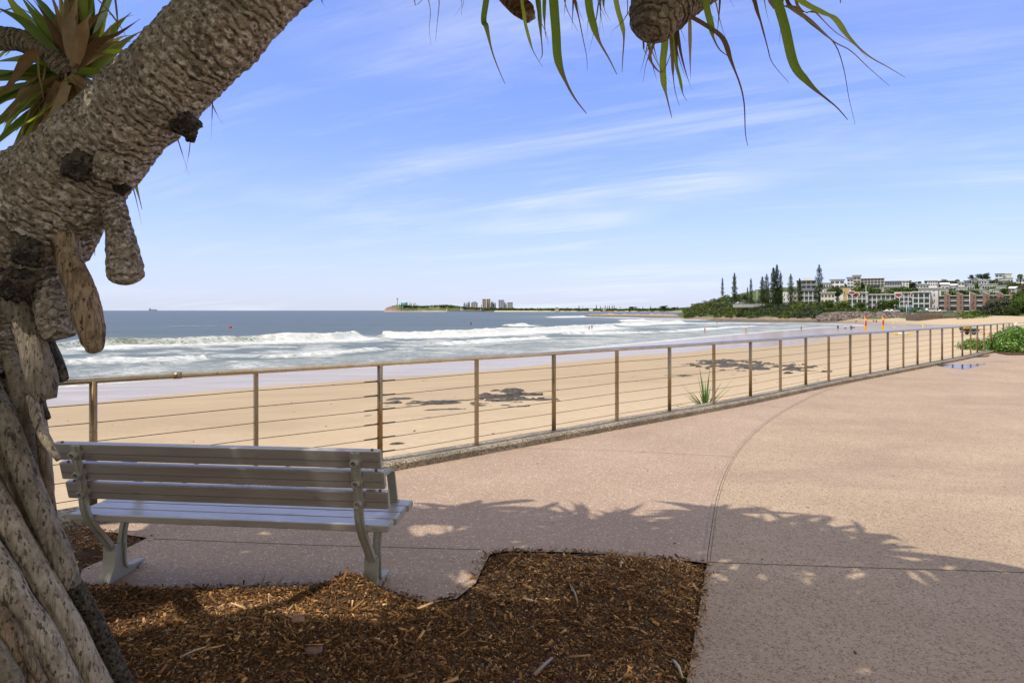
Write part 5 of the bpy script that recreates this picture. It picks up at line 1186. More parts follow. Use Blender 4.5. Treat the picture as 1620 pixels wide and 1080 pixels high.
for a in [(1566, 478, 503, 30, 'g', 'grey brown casuarina at the left of the beach thicket', 262), (1583, 467, 504, 40, 'g', 'large grey green casuarina in the middle of the beach thicket', 258), (1610, 468, 504, 44, 'm', 'large green casuarina at the right edge of the beach thicket', 252), (1634, 470, 504, 40, 'd', 'dark casuarina cut by the right edge of the picture', 250), (1545, 488, 503, 20, 'l', 'low light green bush where the beach thicket begins', 264), (1594, 482, 505, 34, 'd', 'low dark bush under the casuarinas', 248)]:
    round_tree(a[0], a[1], a[2], a[3], a[4], a[5], d=a[6], name='beach_tree')
# ---------------------------------------------------------------- buildings
MAT = {}
for k, c_ in dict(white=(.80, .80, .78), cream=(.68, .64, .54), grey=(.42, .43, .44), beige=(.50, .46, .38), dark=(.10, .10, .11), yellow=(.62, .43, .17), brick=(.26, .155, .12), pale=(.68, .69, .69), roofg=(.30, .31, .33), red=(.30, .07, .055), blue=(.10, .25, .32), roofw=(.70, .69, .64), brown=(.16, .12, .09), pink=(.40, .30, .24)).items():
    MAT[k] = simple('wall_'+k, c_, .8, var=.10, sc=.4)
def glassm(name, c_): 
    t, out = mk(name); n = t.noise(.5, 3, .5, t.obj()); return out(t.mix(n, tuple(x*.6 for x in c_), tuple(x*1.3 for x in c_)), .12, None, 0, .6)
GL = glassm('window_glass', (.075, .085, .10)); GT = glassm('teal_glass', (.02, .12, .12)); GB_ = glassm('blue_glass', (.05, .09, .14))
RAILG = glassm('balcony_glass', (.20, .24, .26))
_boxc = {}
def boxmesh(w, d_, h): # shared unit boxes
    k = (round(w, 2), round(d_, 2), round(h, 2))
    if k not in _boxc:
        b = MB(); b.box(-w/2, w/2, 0, d_, 0, h); o = b.build('box', None); _boxc[k] = o.data; bpy.data.objects.remove(o)
    return _boxc[k]
def bpart(name, par, m, x, y, z, w, d_, h):
    key = (round(w, 2), round(d_, 2), round(h, 2), m.name)
    if key not in _boxc:
        me = boxmesh(w, d_, h).copy(); me.materials.clear(); me.materials.append(m); _boxc[key] = me
    o = bpy.data.objects.new(name, _boxc[key]); COL.objects.link(o); o.parent = par; o.location = (x, y, z); return o
def building(name, label, px0, px1, yt, yb, wall='white', fl=2, nc=3, style='plain', roof='slab', rm='roofg', gl=None, d=None, yaw=0, dep=11, cat='building', rail=True, wfrac=.62):
    gl = gl or GL; pc = (px0+px1)/2; d = d or DY(pc, yb); base = P(pc, yb, d); az = -math.atan2(base.x, base.y)
    o = empty(name, base, az+yaw, label, cat); w = (px1-px0)*d/F*math.cos(az)*.97; h = (yb-yt)*d/F; fh = h/fl; m = MAT[wall]
    y0 = 1.5 if style == 'balc' else 0
    b = MB(); b.box(-w/2, w/2, y0, dep, -5, h-(.02)); b.build('wall', m, o)
    cw = w/nc
    for f in range(fl):
        z = f*fh
        if style == 'balc':
            bpart('floor_slab', o, MAT['white'] if wall in ('brick', 'dark', 'beige') else m, 0, 0, z+fh-.28, w+.1, 1.48, .26)
        for c_ in range(nc):
            xc = -w/2+cw*(c_+.5)
            bpart('window', o, gl, xc, y0-.06, z+fh*.14, cw*wfrac if style == 'plain' else cw*.76, .05, fh*(.5 if style == 'plain' else .62))
            if style == 'balc' and rail and f >= 0: bpart('balcony_rail', o, RAILG, xc, .06, z+.02, cw*.86, .06, min(1.0, fh*.34))
    if style == 'balc':
        for c_ in range(nc+1): bpart('party_wall', o, m, -w/2+cw*c_, -.05, -1, .35, 1.53, h+1)
    if roof == 'slab': bpart('roof', o, MAT[rm], 0, -.7, h, w+1.2, dep+1.2, .35)
    elif roof == 'skil':
        b = MB(); b.prism([(-.8, h+.1), (dep+.6, h+1.7), (dep+.6, h+1.95), (-.8, h+.35)], -w/2-.6, w/2+.6); b.build('roof', MAT[rm], o)
    elif roof == 'hip':
        b = MB(); e = .8; rh = min(2.4, w*.16); b.add([(-w/2-e, -e, h), (w/2+e, -e, h), (w/2+e, dep+e, h), (-w/2-e, dep+e, h), (-w/2+dep*.35, dep/2, h+rh), (w/2-dep*.35, dep/2, h+rh)] if w > dep*.75 else [(-w/2-e, -e, h), (w/2+e, -e, h), (w/2+e, dep+e, h), (-w/2-e, dep+e, h), (0, dep*.4, h+rh), (0, dep*.6, h+rh)], [(0, 1, 5, 4), (1, 2, 5), (2, 3, 4, 5), (3, 0, 4), (3, 2, 1, 0)]); b.build('roof', MAT[rm], o)
    elif roof == 'pop':
        bpart('roof', o, MAT[rm], 0, -.5, h, w+.8, dep+.8, .3); bpart('rooftop_room', o, MAT['pale'], w*.08, 3, h+.3, w*.5, 5, 1.8)
    return o
B = building
ap = 'apartment_building'; ho = 'house'
B(ap, 'plain white end wall block left of the tallest pines', 1217, 1226, 455, 484, 'white', 4, 2, wfrac=.25, d=372, roof='none')
B(ap, 'white block between the tallest trio and the next pine', 1238, 1250, 462, 484, 'white', 3, 2, wfrac=.2, d=368, roof='none')
B(ap, 'beige flat roofed building behind the two small pines', 1252, 1264, 458, 484, 'beige', 3, 1, wfrac=.3, d=366, rm='dark')
B(ho, 'modern grey terrace house with glass rooftop room left of the lone pine', 1260, 1291, 444, 458, 'grey', 2, 4, 'balc', 'pop', d=430)
B(ap, 'white balconied building with blue glass behind the small pine', 1265, 1300, 459, 484, 'white', 3, 5, 'balc', gl=GB_, d=362, rm='roofg')
B(ap, 'cream building with a dark square window grid right of the lone pine', 1298, 1321, 463, 488, 'cream', 3, 4, 'plain', wfrac=.6, d=345, rm='pale')
B(ap, 'long low white wall building under a dark flat roof line', 1292, 1350, 454.5, 466, 'white', 1, 12, wfrac=.3, d=400, rm='dark')
B(ho, 'yellow ochre block standing on the terrace', 1333.5, 1344, 456, 470, 'yellow', 1, 2, wfrac=.2, d=380, roof='none')
B(ho, 'white house with dark windows and roof deck above the long wall', 1313, 1336, 442.5, 456, 'white', 2, 3, d=470, rm='roofg', wfrac=.75)
B(ho, 'small white and grey house left of the roof deck house', 1302, 1315, 448, 456, 'white', 1, 3, d=470, rm='roofg')
B(ho, 'pale tower house under a dark skillion roof', 1340, 1350, 441, 455, 'pale', 3, 2, roof='skil', rm='dark', d=500)
B(ap, 'beige hilltop block under a tilted dark roof', 1349, 1362, 437.5, 452, 'beige', 3, 2, 'plain', 'skil', 'brown', d=520)
B(ap, 'long yellow beige apartment block with balconies on the skyline', 1361, 1399, 440.5, 453, 'cream', 3, 7, 'balc', d=530, rm='roofw')
B(ap, 'dark glazed hill building right of the yellow beige block', 1399, 1427, 445, 458, 'grey', 2, 7, 'plain', rm='roofg', d=500, wfrac=.8)
B(ap, 'white grid house with six dark openings on the hill', 1427, 1438, 444.5, 456, 'white', 3, 2, d=495, rm='pale', wfrac=.6)
B(ho, 'grey timber house with blue awnings behind the twin palms', 1370, 1392, 452, 463, 'grey', 2, 4, 'balc', d=430, rm='dark')
B(ho, 'pale low hill house under a flat cream roof', 1450, 1470, 449.5, 457, 'pale', 1, 4, d=470, rm='roofw')
B(ho, 'white hilltop house with dark upper window', 1468, 1483, 444, 452, 'white', 2, 4, d=540, rm='pale')
B(ho, 'skyline pavilion house with a wide dark flat roof', 1483, 1510, 445, 452, 'brown', 1, 6, d=560, rm='dark')
B(ap, 'grey flat building with glass strip behind the central flats', 1421, 1452, 457.5, 466, 'grey', 1, 9, d=370, rm='roofg', wfrac=.8)
B(ap, 'pale flat roofed penthouse above the teal glass building', 1452, 1489, 456, 466, 'pale', 1, 5, d=350, rm='roofw', wfrac=.3)
B(ap, 'left wing of white balconied flats with two red shield gables', 1340, 1372, 463, 491, 'white', 3, 4, 'balc', d=330, rm='pale')
B(ap, 'middle wing of low white flats behind the trees', 1372, 1416, 466, 491, 'white', 3, 6, 'balc', d=332, rm='pale')
B(ap, 'right wing of white balconied flats next to the teal glass', 1416, 1444, 463, 491, 'white', 4, 4, 'balc', d=328, rm='pale')
glo = B(ap, 'white framed apartment building with tall teal glass bays', 1444, 1471, 462, 489, 'white', 3, 3, 'balc', gl=GT, d=318, rm='white', rail=False)
B(ap, 'blank pale grey side wall block right of the teal glass', 1471, 1485, 461, 489, 'pale', 3, 1, wfrac=.12, d=317, roof='none')
for px, y0_, y1_, lab in ((1354, 463, 470.5, 'red shield shaped gable on the left wing of white flats'), (1347.5, 461, 466, 'red sloping gable left of the shield gable'), (1421.5, 464, 470, 'red shield gable on the right wing of white flats'), (1443, 464, 471, 'narrow red gable beside the teal glass')):
    d = 327 if px < 1400 else 324; p = P(px, y1_, d); w = 3.0*.55 if px != 1443 else .8; h = (y1_-y0_)*d/F; o = empty('gable', p, -math.atan2(p.x, p.y), lab, 'gable'); b = MB()
    q = [(-w-.35, h*.55), (-w*.7, h+.3), (w*.7, h+.3), (w+.35, h*.55), (0, -.5)]; b.add([(x, -.02, z) for x, z in q]+[(x, .9, z) for x, z in q], [(0, 4, 3, 2, 1), (5, 6, 7, 8, 9)]+[(i, (i+1) % 5, (i+1) % 5+5, i+5) for i in range(5)]); b.build('frame', MAT['white'], o)
    q = [(-w, h*.55), (-w*.6, h), (w*.6, h), (w, h*.55), (0, 0)]; b = MB(); b.add([(x, -.06, z) for x, z in q]+[(x, -.03, z) for x, z in q], [(0, 4, 3, 2, 1), (5, 6, 7, 8, 9)]+[(i, (i+1) % 5, (i+1) % 5+5, i+5) for i in range(5)]); b.build('panel', MAT['red'], o)
# brick apartments with sawtooth fins
d = 306; pl_ = P(1484, 492, d); az = -math.atan2((P(1542, 0, d)).x, d)*.0
az = -math.atan2(P(1542, 0, d).x, d)
br = empty('brick_apartments', pl_, az, 'long red brown brick apartment row with sawtooth parapets and balconies', 'building'); k = d/F*math.cos(az)*.93; Wd = 122*k; Hh = 29*d/F
b = MB(); b.box(0, Wd, 3, 14, -4, Hh*.80); b.build('wall', MAT['brick'], br)
fx = [(0, 1.5), (10.5, 21), (32, 43.5), (54, 65), (75.5, 87), (98, 109), (119, 122)]
for a, c_ in fx:
    b = MB(); x0, x1 = a*k, c_*k; h0, h1 = Hh*1.0, Hh*.86
    b.add([(x0, 0, -4), (x1, 0, -4), (x1, 0, h1), (x0, 0, h0), (x0, 10, -4), (x1, 10, -4), (x1, 10, h1), (x0, 10, h0)], [(0, 1, 2, 3), (7, 6, 5, 4), (0, 4, 5, 1), (1, 5, 6, 2), (2, 6, 7, 3), (3, 7, 4, 0)]); f = b.build('brick_fin', MAT['brick'], br)
    if c_-a > 3:
        for q in range(3): bpart('window', f, GL, (x0+x1)/2+.3, -.06, 1+q*Hh*.27, .55, .05, 1.5)
        b = MB(); b.add([(x0, -.15, h0), (x1, -.15, h1), (x1, -.15, h1+.25), (x0, -.15, h0+.25), (x0, 10, h0), (x1, 10, h1), (x1, 10, h1+.25), (x0, 10, h0+.25)], [(0, 1, 2, 3), (7, 6, 5, 4), (0, 4, 5, 1), (1, 5, 6, 2), (2, 6, 7, 3), (3, 7, 4, 0)]); b.build('coping', MAT['roofw'], f)
for i in range(len(fx)-1):
    x0, x1 = fx[i][1]*k, fx[i+1][0]*k; xc = (x0+x1)/2; w = x1-x0
    if w < 1: continue
    for q in range(3):
        z = q*Hh*.27; bpart('floor_slab', br, MAT['pale'], xc, .6, z-.15, w-.02, 2.4, .28); bpart('window', br, GL, xc, 2.9, z+.2, w*.9, .06, Hh*.27*.72)
        if q: bpart('balcony_rail', br, RAILG, xc, .62, z+.14, w-.06, .06, .9)
    bpart('roof_terrace', br, MAT['pale'], xc, .6, Hh*.81, w-.02, 2.38, .3)
# upper right hillside
for a in [(1515, 1526, 446, 457, 'white', 2, 2, 'slab', 'pale', 'white cube house right of the pavilion'), (1525, 1534, 444, 456, 'grey', 2, 2, 'slab', 'roofg', 'grey house with black window bands'), (1533, 1542, 442.5, 455, 'pale', 2, 2, 'slab', 'roofg', 'tall pale house below the little dark tree'), (1541, 1549, 440.5, 449, 'white', 1, 2, 'slab', 'roofw', 'white house under a cream roof beside the dark hilltop tree'),
          (1548, 1561, 443, 456, 'white', 2, 3, 'slab', 'pale', 'white two storey house with four dark windows'), (1530, 1542, 450, 460, 'white', 1, 3, 'hip', 'roofg', 'small white house under a dark hipped roof'), (1553, 1578, 449.5, 458, 'white', 1, 6, 'slab', 'roofw', 'long white house with a curved pale roof'),
          (1574, 1586, 433, 444, 'pale', 2, 2, 'slab', 'blue', 'modern pale house on the crest with blue glass'), (1586, 1600, 433, 443, 'white', 1, 4, 'slab', 'roofw', 'white modern house beside the crest house'), (1578, 1596, 444, 453, 'grey', 1, 4, 'hip', 'roofg', 'grey veranda house with dark window band'), (1590, 1603, 439, 449, 'white', 1, 3, 'hip', 'roofw', 'house with a bright white hipped roof'),
          (1575, 1592, 452, 462, 'pale', 1, 2, 'slab', 'pale', 'plain pale grey walled house on the slope'), (1607, 1622, 441, 452, 'white', 2, 3, 'hip', 'roofg', 'white house with grey hipped roof at the right edge'), (1608, 1626, 453, 463, 'brick', 2, 3, 'slab', 'brown', 'red brown brick house at the right edge'), (1571, 1584, 458, 468, 'white', 1, 3, 'slab', 'pale', 'white carport house above the brick apartments'),
          (1595, 1606, 456.5, 466, 'white', 2, 2, 'skil', 'roofw', 'white house with a tilted roof above the thicket'), (1488, 1502, 450, 461, 'white', 1, 2, 'skil', 'white', 'white gabled house below the pavilion'), (1500, 1512, 452, 461, 'white', 1, 3, 'skil', 'pale', 'white house with stepped roof left of the cube house'), (1512, 1530, 455, 464, 'white', 1, 4, 'slab', 'roofw', 'long white roofed house behind the sawtooth parapets'),
          (1541, 1556, 458, 466, 'pale', 1, 3, 'slab', 'roofw', 'low pale house behind the middle of the brick row'), (1485, 1498, 457, 466, 'white', 1, 2, 'slab', 'pale', 'white house directly behind the left end of the brick row'), (1556, 1570, 460, 468, 'white', 1, 3, 'slab', 'roofw', 'white low house between trees above the brick row'), (1470, 1486, 450, 459, 'grey', 1, 3, 'skil', 'roofg', 'house with a big grey sloping roof behind the penthouse'), (1626, 1650, 436, 450, 'white', 2, 4, 'slab', 'pale', 'large white house just beyond the right edge'), (1404, 1418, 447, 458, 'pale', 1, 3, 'slab', 'roofg', 'pale house half hidden under hill trees'), (1438, 1450, 450, 459, 'pale', 1, 2, 'slab', 'roofg', 'small pale house under the skyline palm')]:
    px0, px1, yt, yb, wall, fl, nc, rf, rm, lab = a; B(ho, lab, px0, px1, yt, yb, wall, fl, nc, 'plain', rf, rm, wfrac=.78, yaw=rnd.uniform(-.25, .25), dep=9)
# far side building behind the headland
B(ap, 'pale apartment block peeping out behind the left end of the headland', 1093, 1106, 480.5, 491, 'beige', 4, 4, d=700, rm='roofw', wfrac=.5)
# carpark wall and fence on the headland
o = empty('carpark_fence', P(1160, 484, 362), -.25, 'long pale fence along the headland car park', 'fence'); b = MB()
b.box(0, 17, 0, .15, -.8, 1.1); b.build('fence_panel', MAT['grey'], o)
for i in range(9): bpart('post', o, MAT['pale'], i*2.1, -.12, -.8, .12, .1, 2.2)
for px, yt, yb, d, lab in ((1534, 461, 494, 296, 'tall white light pole in front of the brick apartments'), (1197.5, 458, 482, 360, 'pale light pole in the headland car park'), (1434, 481, 498, 290, 'thin pale green pole above the boulder seawall'), (1370, 452, 492, 310, 'tall pale mast beside the twin palms')):
    p = P(px, yb, d); o = empty('light_pole', p, 0, lab, 'pole'); h = (yb-yt)*d/F; b = MB(); b.tube([(0, 0, -.5), (0, 0, h)], [.16, .09], 8); b.build('pole', MAT['pale'], o); b = MB(); b.box(-.5, .5, -.15, .15, h-.05, h+.1); b.build('lamp_head', MAT['pale'], o)
o = empty('blue_hoarding', P(1420, 492.5, 312), 0, 'low blue green construction hoarding in front of the flats', 'fence'); b = MB(); b.box(0, 13.5, 0, .2, -.5, 2.1); b.build('panel', MAT['blue'], o)
for i in range(6): bpart('post', o, MAT['grey'], i*2.7, -.1, -.5, .12, .1, 2.7)
o = empty('blue_kiosk', P(1324, 491, 322), 0, 'small bright blue shelter beside the road behind the seawall', 'shelter'); b = MB(); b.box(0, 2.6, 0, 2, 0, 2.0); b.build('wall', simple('kiosk_blue', (.05, .30, .42), .5), o); b = MB(); b.box(-.3, 2.9, -.3, 2.3, 2.0, 2.2); b.build('roof', MAT['white'], o)
# cars
def car_mesh(van):
    if van: prof = [(-2.4, .35), (-2.4, 1.0), (-2.2, 1.25), (-1.7, 2.0), (2.3, 2.05), (2.4, 1.9), (2.4, .35)]
    else: prof = [(-2.2, .35), (-2.2, .75), (-1.3, .92), (-.7, 1.4), (1.0, 1.42), (1.7, 1.0), (2.2, .95), (2.25, .35)]
    return prof
paints = dict(white=simple('paint_white', (.75, .75, .75), .3), grey=simple('paint_grey', (.22, .24, .26), .3), red=simple('paint_red', (.35, .03, .03), .3), blue=simple('paint_blue', (.07, .13, .25), .3)); tyre = simple('tyre', (.02, .02, .02), .9)
def car(px, yb, d, col, lab, van=False, yaw=0):
    o = empty('parked_van' if van else 'parked_car', P(px, yb, d), yaw, lab, 'van' if van else 'car', 'cars parked along the beachfront road'); b = MB(); Mz = Matrix.Rotation(R(90), 4, 'Z')
    b.prism([(-a, z) for a, z in car_mesh(van)], -.85, .85, Mz); b.build('body', paints[col], o); b = MB()
    if van: b.prism([(1.9, 1.3), (1.62, 1.85), (-2.2, 1.85), (-2.2, 1.3)], -.87, .87, Mz)
    else: b.prism([(1.15, .95), (.68, 1.33), (-.95, 1.35), (-1.5, .98)], -.87, .87, Mz)
    b.build('windows', GL, o)
    for sx_ in (-1.45, 1.45):
        for sy_ in (-.78, .78):
            b = MB(); b.tube([(sx_, sy_-.1, .33), (sx_, sy_+.1, .33)], .33, 12); b.build('wheel', tyre, o)
car(1472, 494, 300, 'white', 'white van parked left of the brick apartments', True); car(1490, 494.3, 298, 'white', 'pale car behind the white van in front of the brick apartments'); car(1406, 494, 302, 'white', 'white car parked below the big dome shaped tree'); car(1414, 494, 300, 'white', 'second white car nose to tail below the dome shaped tree')
car(1499, 495, 294, 'grey', 'grey car in front of the palm by the brick apartments'); car(1227, 487.5, 352, 'red', 'red car at the foot of the tallest pines'); car(1543, 494.5, 296, 'grey', 'grey car at the foot of the white light pole'); car(1459, 494.5, 300, 'grey', 'dark car left of the white van'); car(1347, 492.7, 318, 'white', 'white car partly hidden by the yellow green tree'); car(1170, 481, 380, 'white', 'white car in the headland car park'); car(1180, 481, 384, 'grey', 'grey car in the headland car park'); car(1333, 492.5, 318, 'blue', 'dark blue car by the blue shelter')
# ================================================================= far coast across the bay
def coast(name, pts, depth, zfun_seed, m, dep2=None):
    """pts: (px, d, ytop) ridge seen over the water"""
    V = []; q = np.array(pts, float); pxa = np.arange(q[0, 0], q[-1, 0]+.1, 1.0); nv = 12
    for px in pxa:
        d = np.interp(px, q[:, 0], q[:, 1]); yt = np.interp(px, q[:, 0], q[:, 2]); zt = H-(yt-HY)*d/F
        for j in range(nv):
            u = j/(nv-1); dd = d+u*depth; z = SEA-1+(zt-SEA+1)*math.sin(min(1, u*2.2)*math.pi/2)**.8 if u < .6 else zt-(u-.6)*(zt-SEA)*1.6
            z += (noise.noise(Vector((px*.5, dd*.02, zfun_seed)))*.18+noise.noise(Vector((px*1.7, dd*.06, zfun_seed)))*.10)*max(0, zt-SEA)*(u > .05)
            V.append(((px-CX)*dd/F, dd, z))
    me = npmesh(name, V, grid_faces(len(pxa), nv), smooth=True); return tag(link(name, me, m), kind='structure')
t, out = mk('far_hill'); ps = t.pos(); sx_ = t.a('SeparateXYZ', {0: ps}); n1 = t.noise(.02, 5, .7, ps); n2 = t.noise(.006, 3, .6, ps)
c = t.mix(t.mr(n1, .35, .65), (.05, .075, .03), (.12, .15, .055)); c = t.mix(t.mr(n2, .5, .6), c, (.16, .16, .08))
cliff = t.math('MULTIPLY', t.mr(sx_.outputs[0], -520, -580), t.mr(t.math('ADD', sx_.outputs[2], t.math('MULTIPLY', n1, 24.0)), 34, 20)); c = t.mix(cliff, c, (.26, .17, .13))
c = t.mix(t.mr(sx_.outputs[2], -1.0, -2.2), c, (.55, .45, .32)); out(c, .95); FH = t.m
coast('headland_hill', [(607, 3000, 491), (612, 3000, 486), (620, 3000, 483.5), (630, 3000, 482), (645, 3000, 482.5), (660, 3000, 485), (672, 3000, 483.8), (690, 3000, 482.5), (705, 3000, 482), (720, 3000, 483), (735, 3000, 485.5), (760, 3000, 487.5), (800, 2950, 487.5), (850, 2900, 488.3), (900, 2850, 488.8), (960, 2750, 488.6), (1000, 2700, 488.6), (1060, 2600, 488.2), (1100, 2500, 487), (1200, 2500, 485)], 260, 4.4, FH)
# far beach line
sandf = simple('far_sand', (.62, .52, .36), .95, sc=.01); b = MB()
for a, c_, d in (((668), 705, 2960), ((782), 1075, 2600)):
    n = 30; L1 = []; L2 = []
    for i in range(n+1):
        px = a+(c_-a)*i/n; dd = d-(px-a)*.25*(a > 700)+(120 if a > 700 else 0); L1.append(((px-CX)*dd/F, dd, SEA+.05)); L2.append(((px-CX)*(dd+70)/F, dd+70, SEA+4.5))
    b.add(L1+L2, [(i, i+1, n+2+i, n+1+i) for i in range(n)])
tag(b.build('far_beach', sandf), kind='structure')
cs = []; rd = []
for i in range(900):
    px = rr.uniform(726, 1110) if i < 700 else rr.uniform(640, 735); d = 2900-(px-726)*.7+rr.uniform(-60, 40) if px > 735 else rr.uniform(3040, 3120); yt = np.interp(px, [640, 672, 705, 735, 800, 1000, 1110], [484, 484.6, 483, 486.5, 488.6, 489.2, 487.5]); s = rr.uniform(3, 8); p = P(px, yt+rr.uniform(0, 1.5), d); cs.append(tuple(p)); rd.append((s*1.6, s, s*.8))
Vv, Ff, Cc = leaf_cloud(cs, rd, 15000, 5.0, MG+DG, 48, .5, up=.8); tag(link('far_trees', npmesh('far_trees', Vv, Ff, Cc*1.15), FOL), 'continuous dark band of trees along the far shore', None, kind='stuff')
fp = [(p_, y_) for p_, y_ in ((632, 480), (635, 478.5), (648.5, 477.5), (651, 479), (654, 479.5), (656.5, 478.5), (659, 481), (734.5, 478), (737.5, 478.5), (740.5, 477.5), (742.5, 476.6), (748.5, 476.5), (751.5, 475.6), (754.5, 478), (761.5, 481), (777.5, 476.6), (779.5, 476.8), (781.5, 478), (783.8, 478), (798, 477), (800.5, 478.5), (916, 483), (922, 484), (943.5, 482.2), (950, 483.5), (957.5, 483), (961, 483.5), (964, 483), (968.5, 482.6), (971.5, 482.8), (981, 484), (1017, 484), (1029, 483), (1072, 484), (1043, 484.5))]
for i, (px, yt) in enumerate(fp):
    d = 3020 if px < 670 else (2890 if px < 830 else 2700); yb = 485 if px < 670 else 489.5; where = 'beside the tank on the far headland' if px < 670 else ('among the far apartment towers' if px < 830 else 'on the low far shore right of the towers')
    o = empty('norfolk_pine', P(px, yb, d), 0, 'tiny dark pine '+where, 'pine tree', 'distant pines '+where); h = (yb-yt)*d/F; c_ = link('crown', PM[i % 4], FOL, o); c_.scale = (h*1.3, h*1.3, h); t_ = link('trunk', PT, TRK, o); t_.scale = (h*1.6, h*1.6, h)
for px, yt, w, lab in ((1001, 484, 14, 'broad dark tree on the far low shore'), (1052, 483, 17, 'domed dark tree on the far shore near the headland'), (1066, 485, 9, 'small domed tree right of the broad far tree')):
    round_tree(px, yt, 490, w, 'd', lab, d=2560)
def tower(px0, px1, yt, yb, d, wall, lab, fl, nc, top=True, style='plain'):
    o = building('apartment_tower', lab, px0, px1, yt, yb, wall, fl, nc, style, 'slab' if top else 'none', 'roofg', d=d, dep=22, cat='tower', wfrac=.55, rail=False); return o
tower(745, 756, 479, 489, 2880, 'beige', 'low beige tower with a white roof left of the tallest far tower', 5, 3)
tower(763, 776, 473, 489, 2870, 'pink', 'tallest brown far tower with a white centre stripe', 8, 4)
b = MB(); p = P(769.3, 489, 2866); b.box(p.x-1.6, p.x+1.6, p.y-4, p.y, p.z, p.z+16*2870/F); 
o = b.build('stair_shaft', MAT['white']); tw = [q for q in bpy.data.objects if q.name.startswith('apartment_tower')][-1]; o.parent = tw; bpy.context.view_layer.update(); o.matrix_parent_inverse = tw.matrix_world.inverted()
tower(788.5, 797.5, 474.5, 489, 2870, 'grey', 'stepped grey far tower right of the pines', 8, 3); tower(802.5, 811.5, 478.3, 489, 2870, 'grey', 'short square grey far tower at the right', 6, 3)
tower(728, 731, 486.5, 490, 2880, 'white', 'tiny white far house left of the beige tower', 1, 2); tower(878, 884, 486.5, 490, 2700, 'beige', 'small beige far block on the low shore', 2, 3); tower(950, 959, 487.3, 490, 2690, 'white', 'long white far roof below the pines', 1, 4); tower(932, 938, 487.5, 490, 2690, 'white', 'small white far house left of the long white roof', 1, 2)
o = empty('lighthouse', P(628.5, 484, 3030), 0, 'slim tower with white face and dark cap on the far headland', 'tower'); k = 3030/F
b = MB(); b.tube([(0, 0, 0), (0, 0, 10.5*k)], [.75*k, .7*k], 8); b.build('shaft', simple('shaft_dark', (.30, .26, .25), .8), o); b = MB(); b.box(-.45*k, .2*k, -1.0*k, -.6*k, 0, 10*k); b.build('white_face', MAT['white'], o); b = MB(); b.tube([(0, 0, 10.4*k), (0, 0, 11.6*k), (0, 0, 12.4*k), (0, 0, 12.6*k)], [.95*k, .95*k, .6*k, .1*k], 10); b.build('lamp_room', MAT['brown'], o)
o = empty('water_tank', P(640.3, 484, 3040), 0, 'pale turquoise domed water tank on the far headland', 'tank'); b = MB(); b.tube([(0, 0, 0), (0, 0, 4.5*k)], 4.6*k, 24); b.build('tank_wall', simple('tank_teal', (.12, .33, .34), .6), o); b = MB(); b.tube([(0, 0, 4.5*k), (0, 0, 6*k), (0, 0, 7.1*k), (0, 0, 7.7*k)], [4.8*k, 4.0*k, 2.6*k, .2*k], 24); b.build('dome', simple('tank_dome', (.38, .62, .64), .5), o)
rk = simple('breakwater_rock', (.10, .09, .085), .95, sc=.2, var=.5)
lump_field('breakwater', [list(P(703, 493.0, 2850)[:2])+[SEA, 14, 9], list(P(760, 493.0, 2830)[:2])+[SEA, 16, 8], list(P(786, 493, 2810)[:2])+[SEA, 12, 7]], 0, 0, rk, 'low dark rock breakwater across the far river mouth', 'breakwater', 2.2, fr=.1)
for px, lab in ((706.5, 'white beacon at the left end of the far breakwater'), (760.5, 'white beacon in the middle of the far breakwater')):
    o = empty('beacon', P(px, 492, 2840), 0, lab, 'beacon'); b = MB(); b.tube([(0, 0, 0), (0, 0, 5)], [2.6, 1.8], 8); b.build('base', MAT['white'], o); b = MB(); b.tube([(0, 0, 5), (0, 0, 9), (0, 0, 10)], [1.2, 1.2, .2], 8); b.build('light', MAT['white'], o)
# ship on the horizon
o = empty('cargo_ship', P(242, 491.2, 14000), 0, 'tiny cargo ship on the horizon left of centre', 'ship'); shp = simple('ship_grey', (.22, .25, .30), .8)
b = MB(); q = [(-85, 0), (-92, 22), (92, 20), (84, 0)]; b.add([(x, -12, z) for x, z in q]+[(x, 12, z) for x, z in q], [(0, 1, 2, 3)[::-1], (4, 5, 6, 7), (0, 4, 5, 1), (1, 5, 6, 2), (2, 6, 7, 3), (3, 7, 4, 0)]); b.build('hull', shp, o)
b = MB(); b.box(-78, -58, -10, 10, 22, 52); b.build('bridge', shp, o)
for x in (-25, 15, 55): 
    b = MB(); b.box(x-3, x+3, -3, 3, 20, 38); b.build('crane', shp, o)
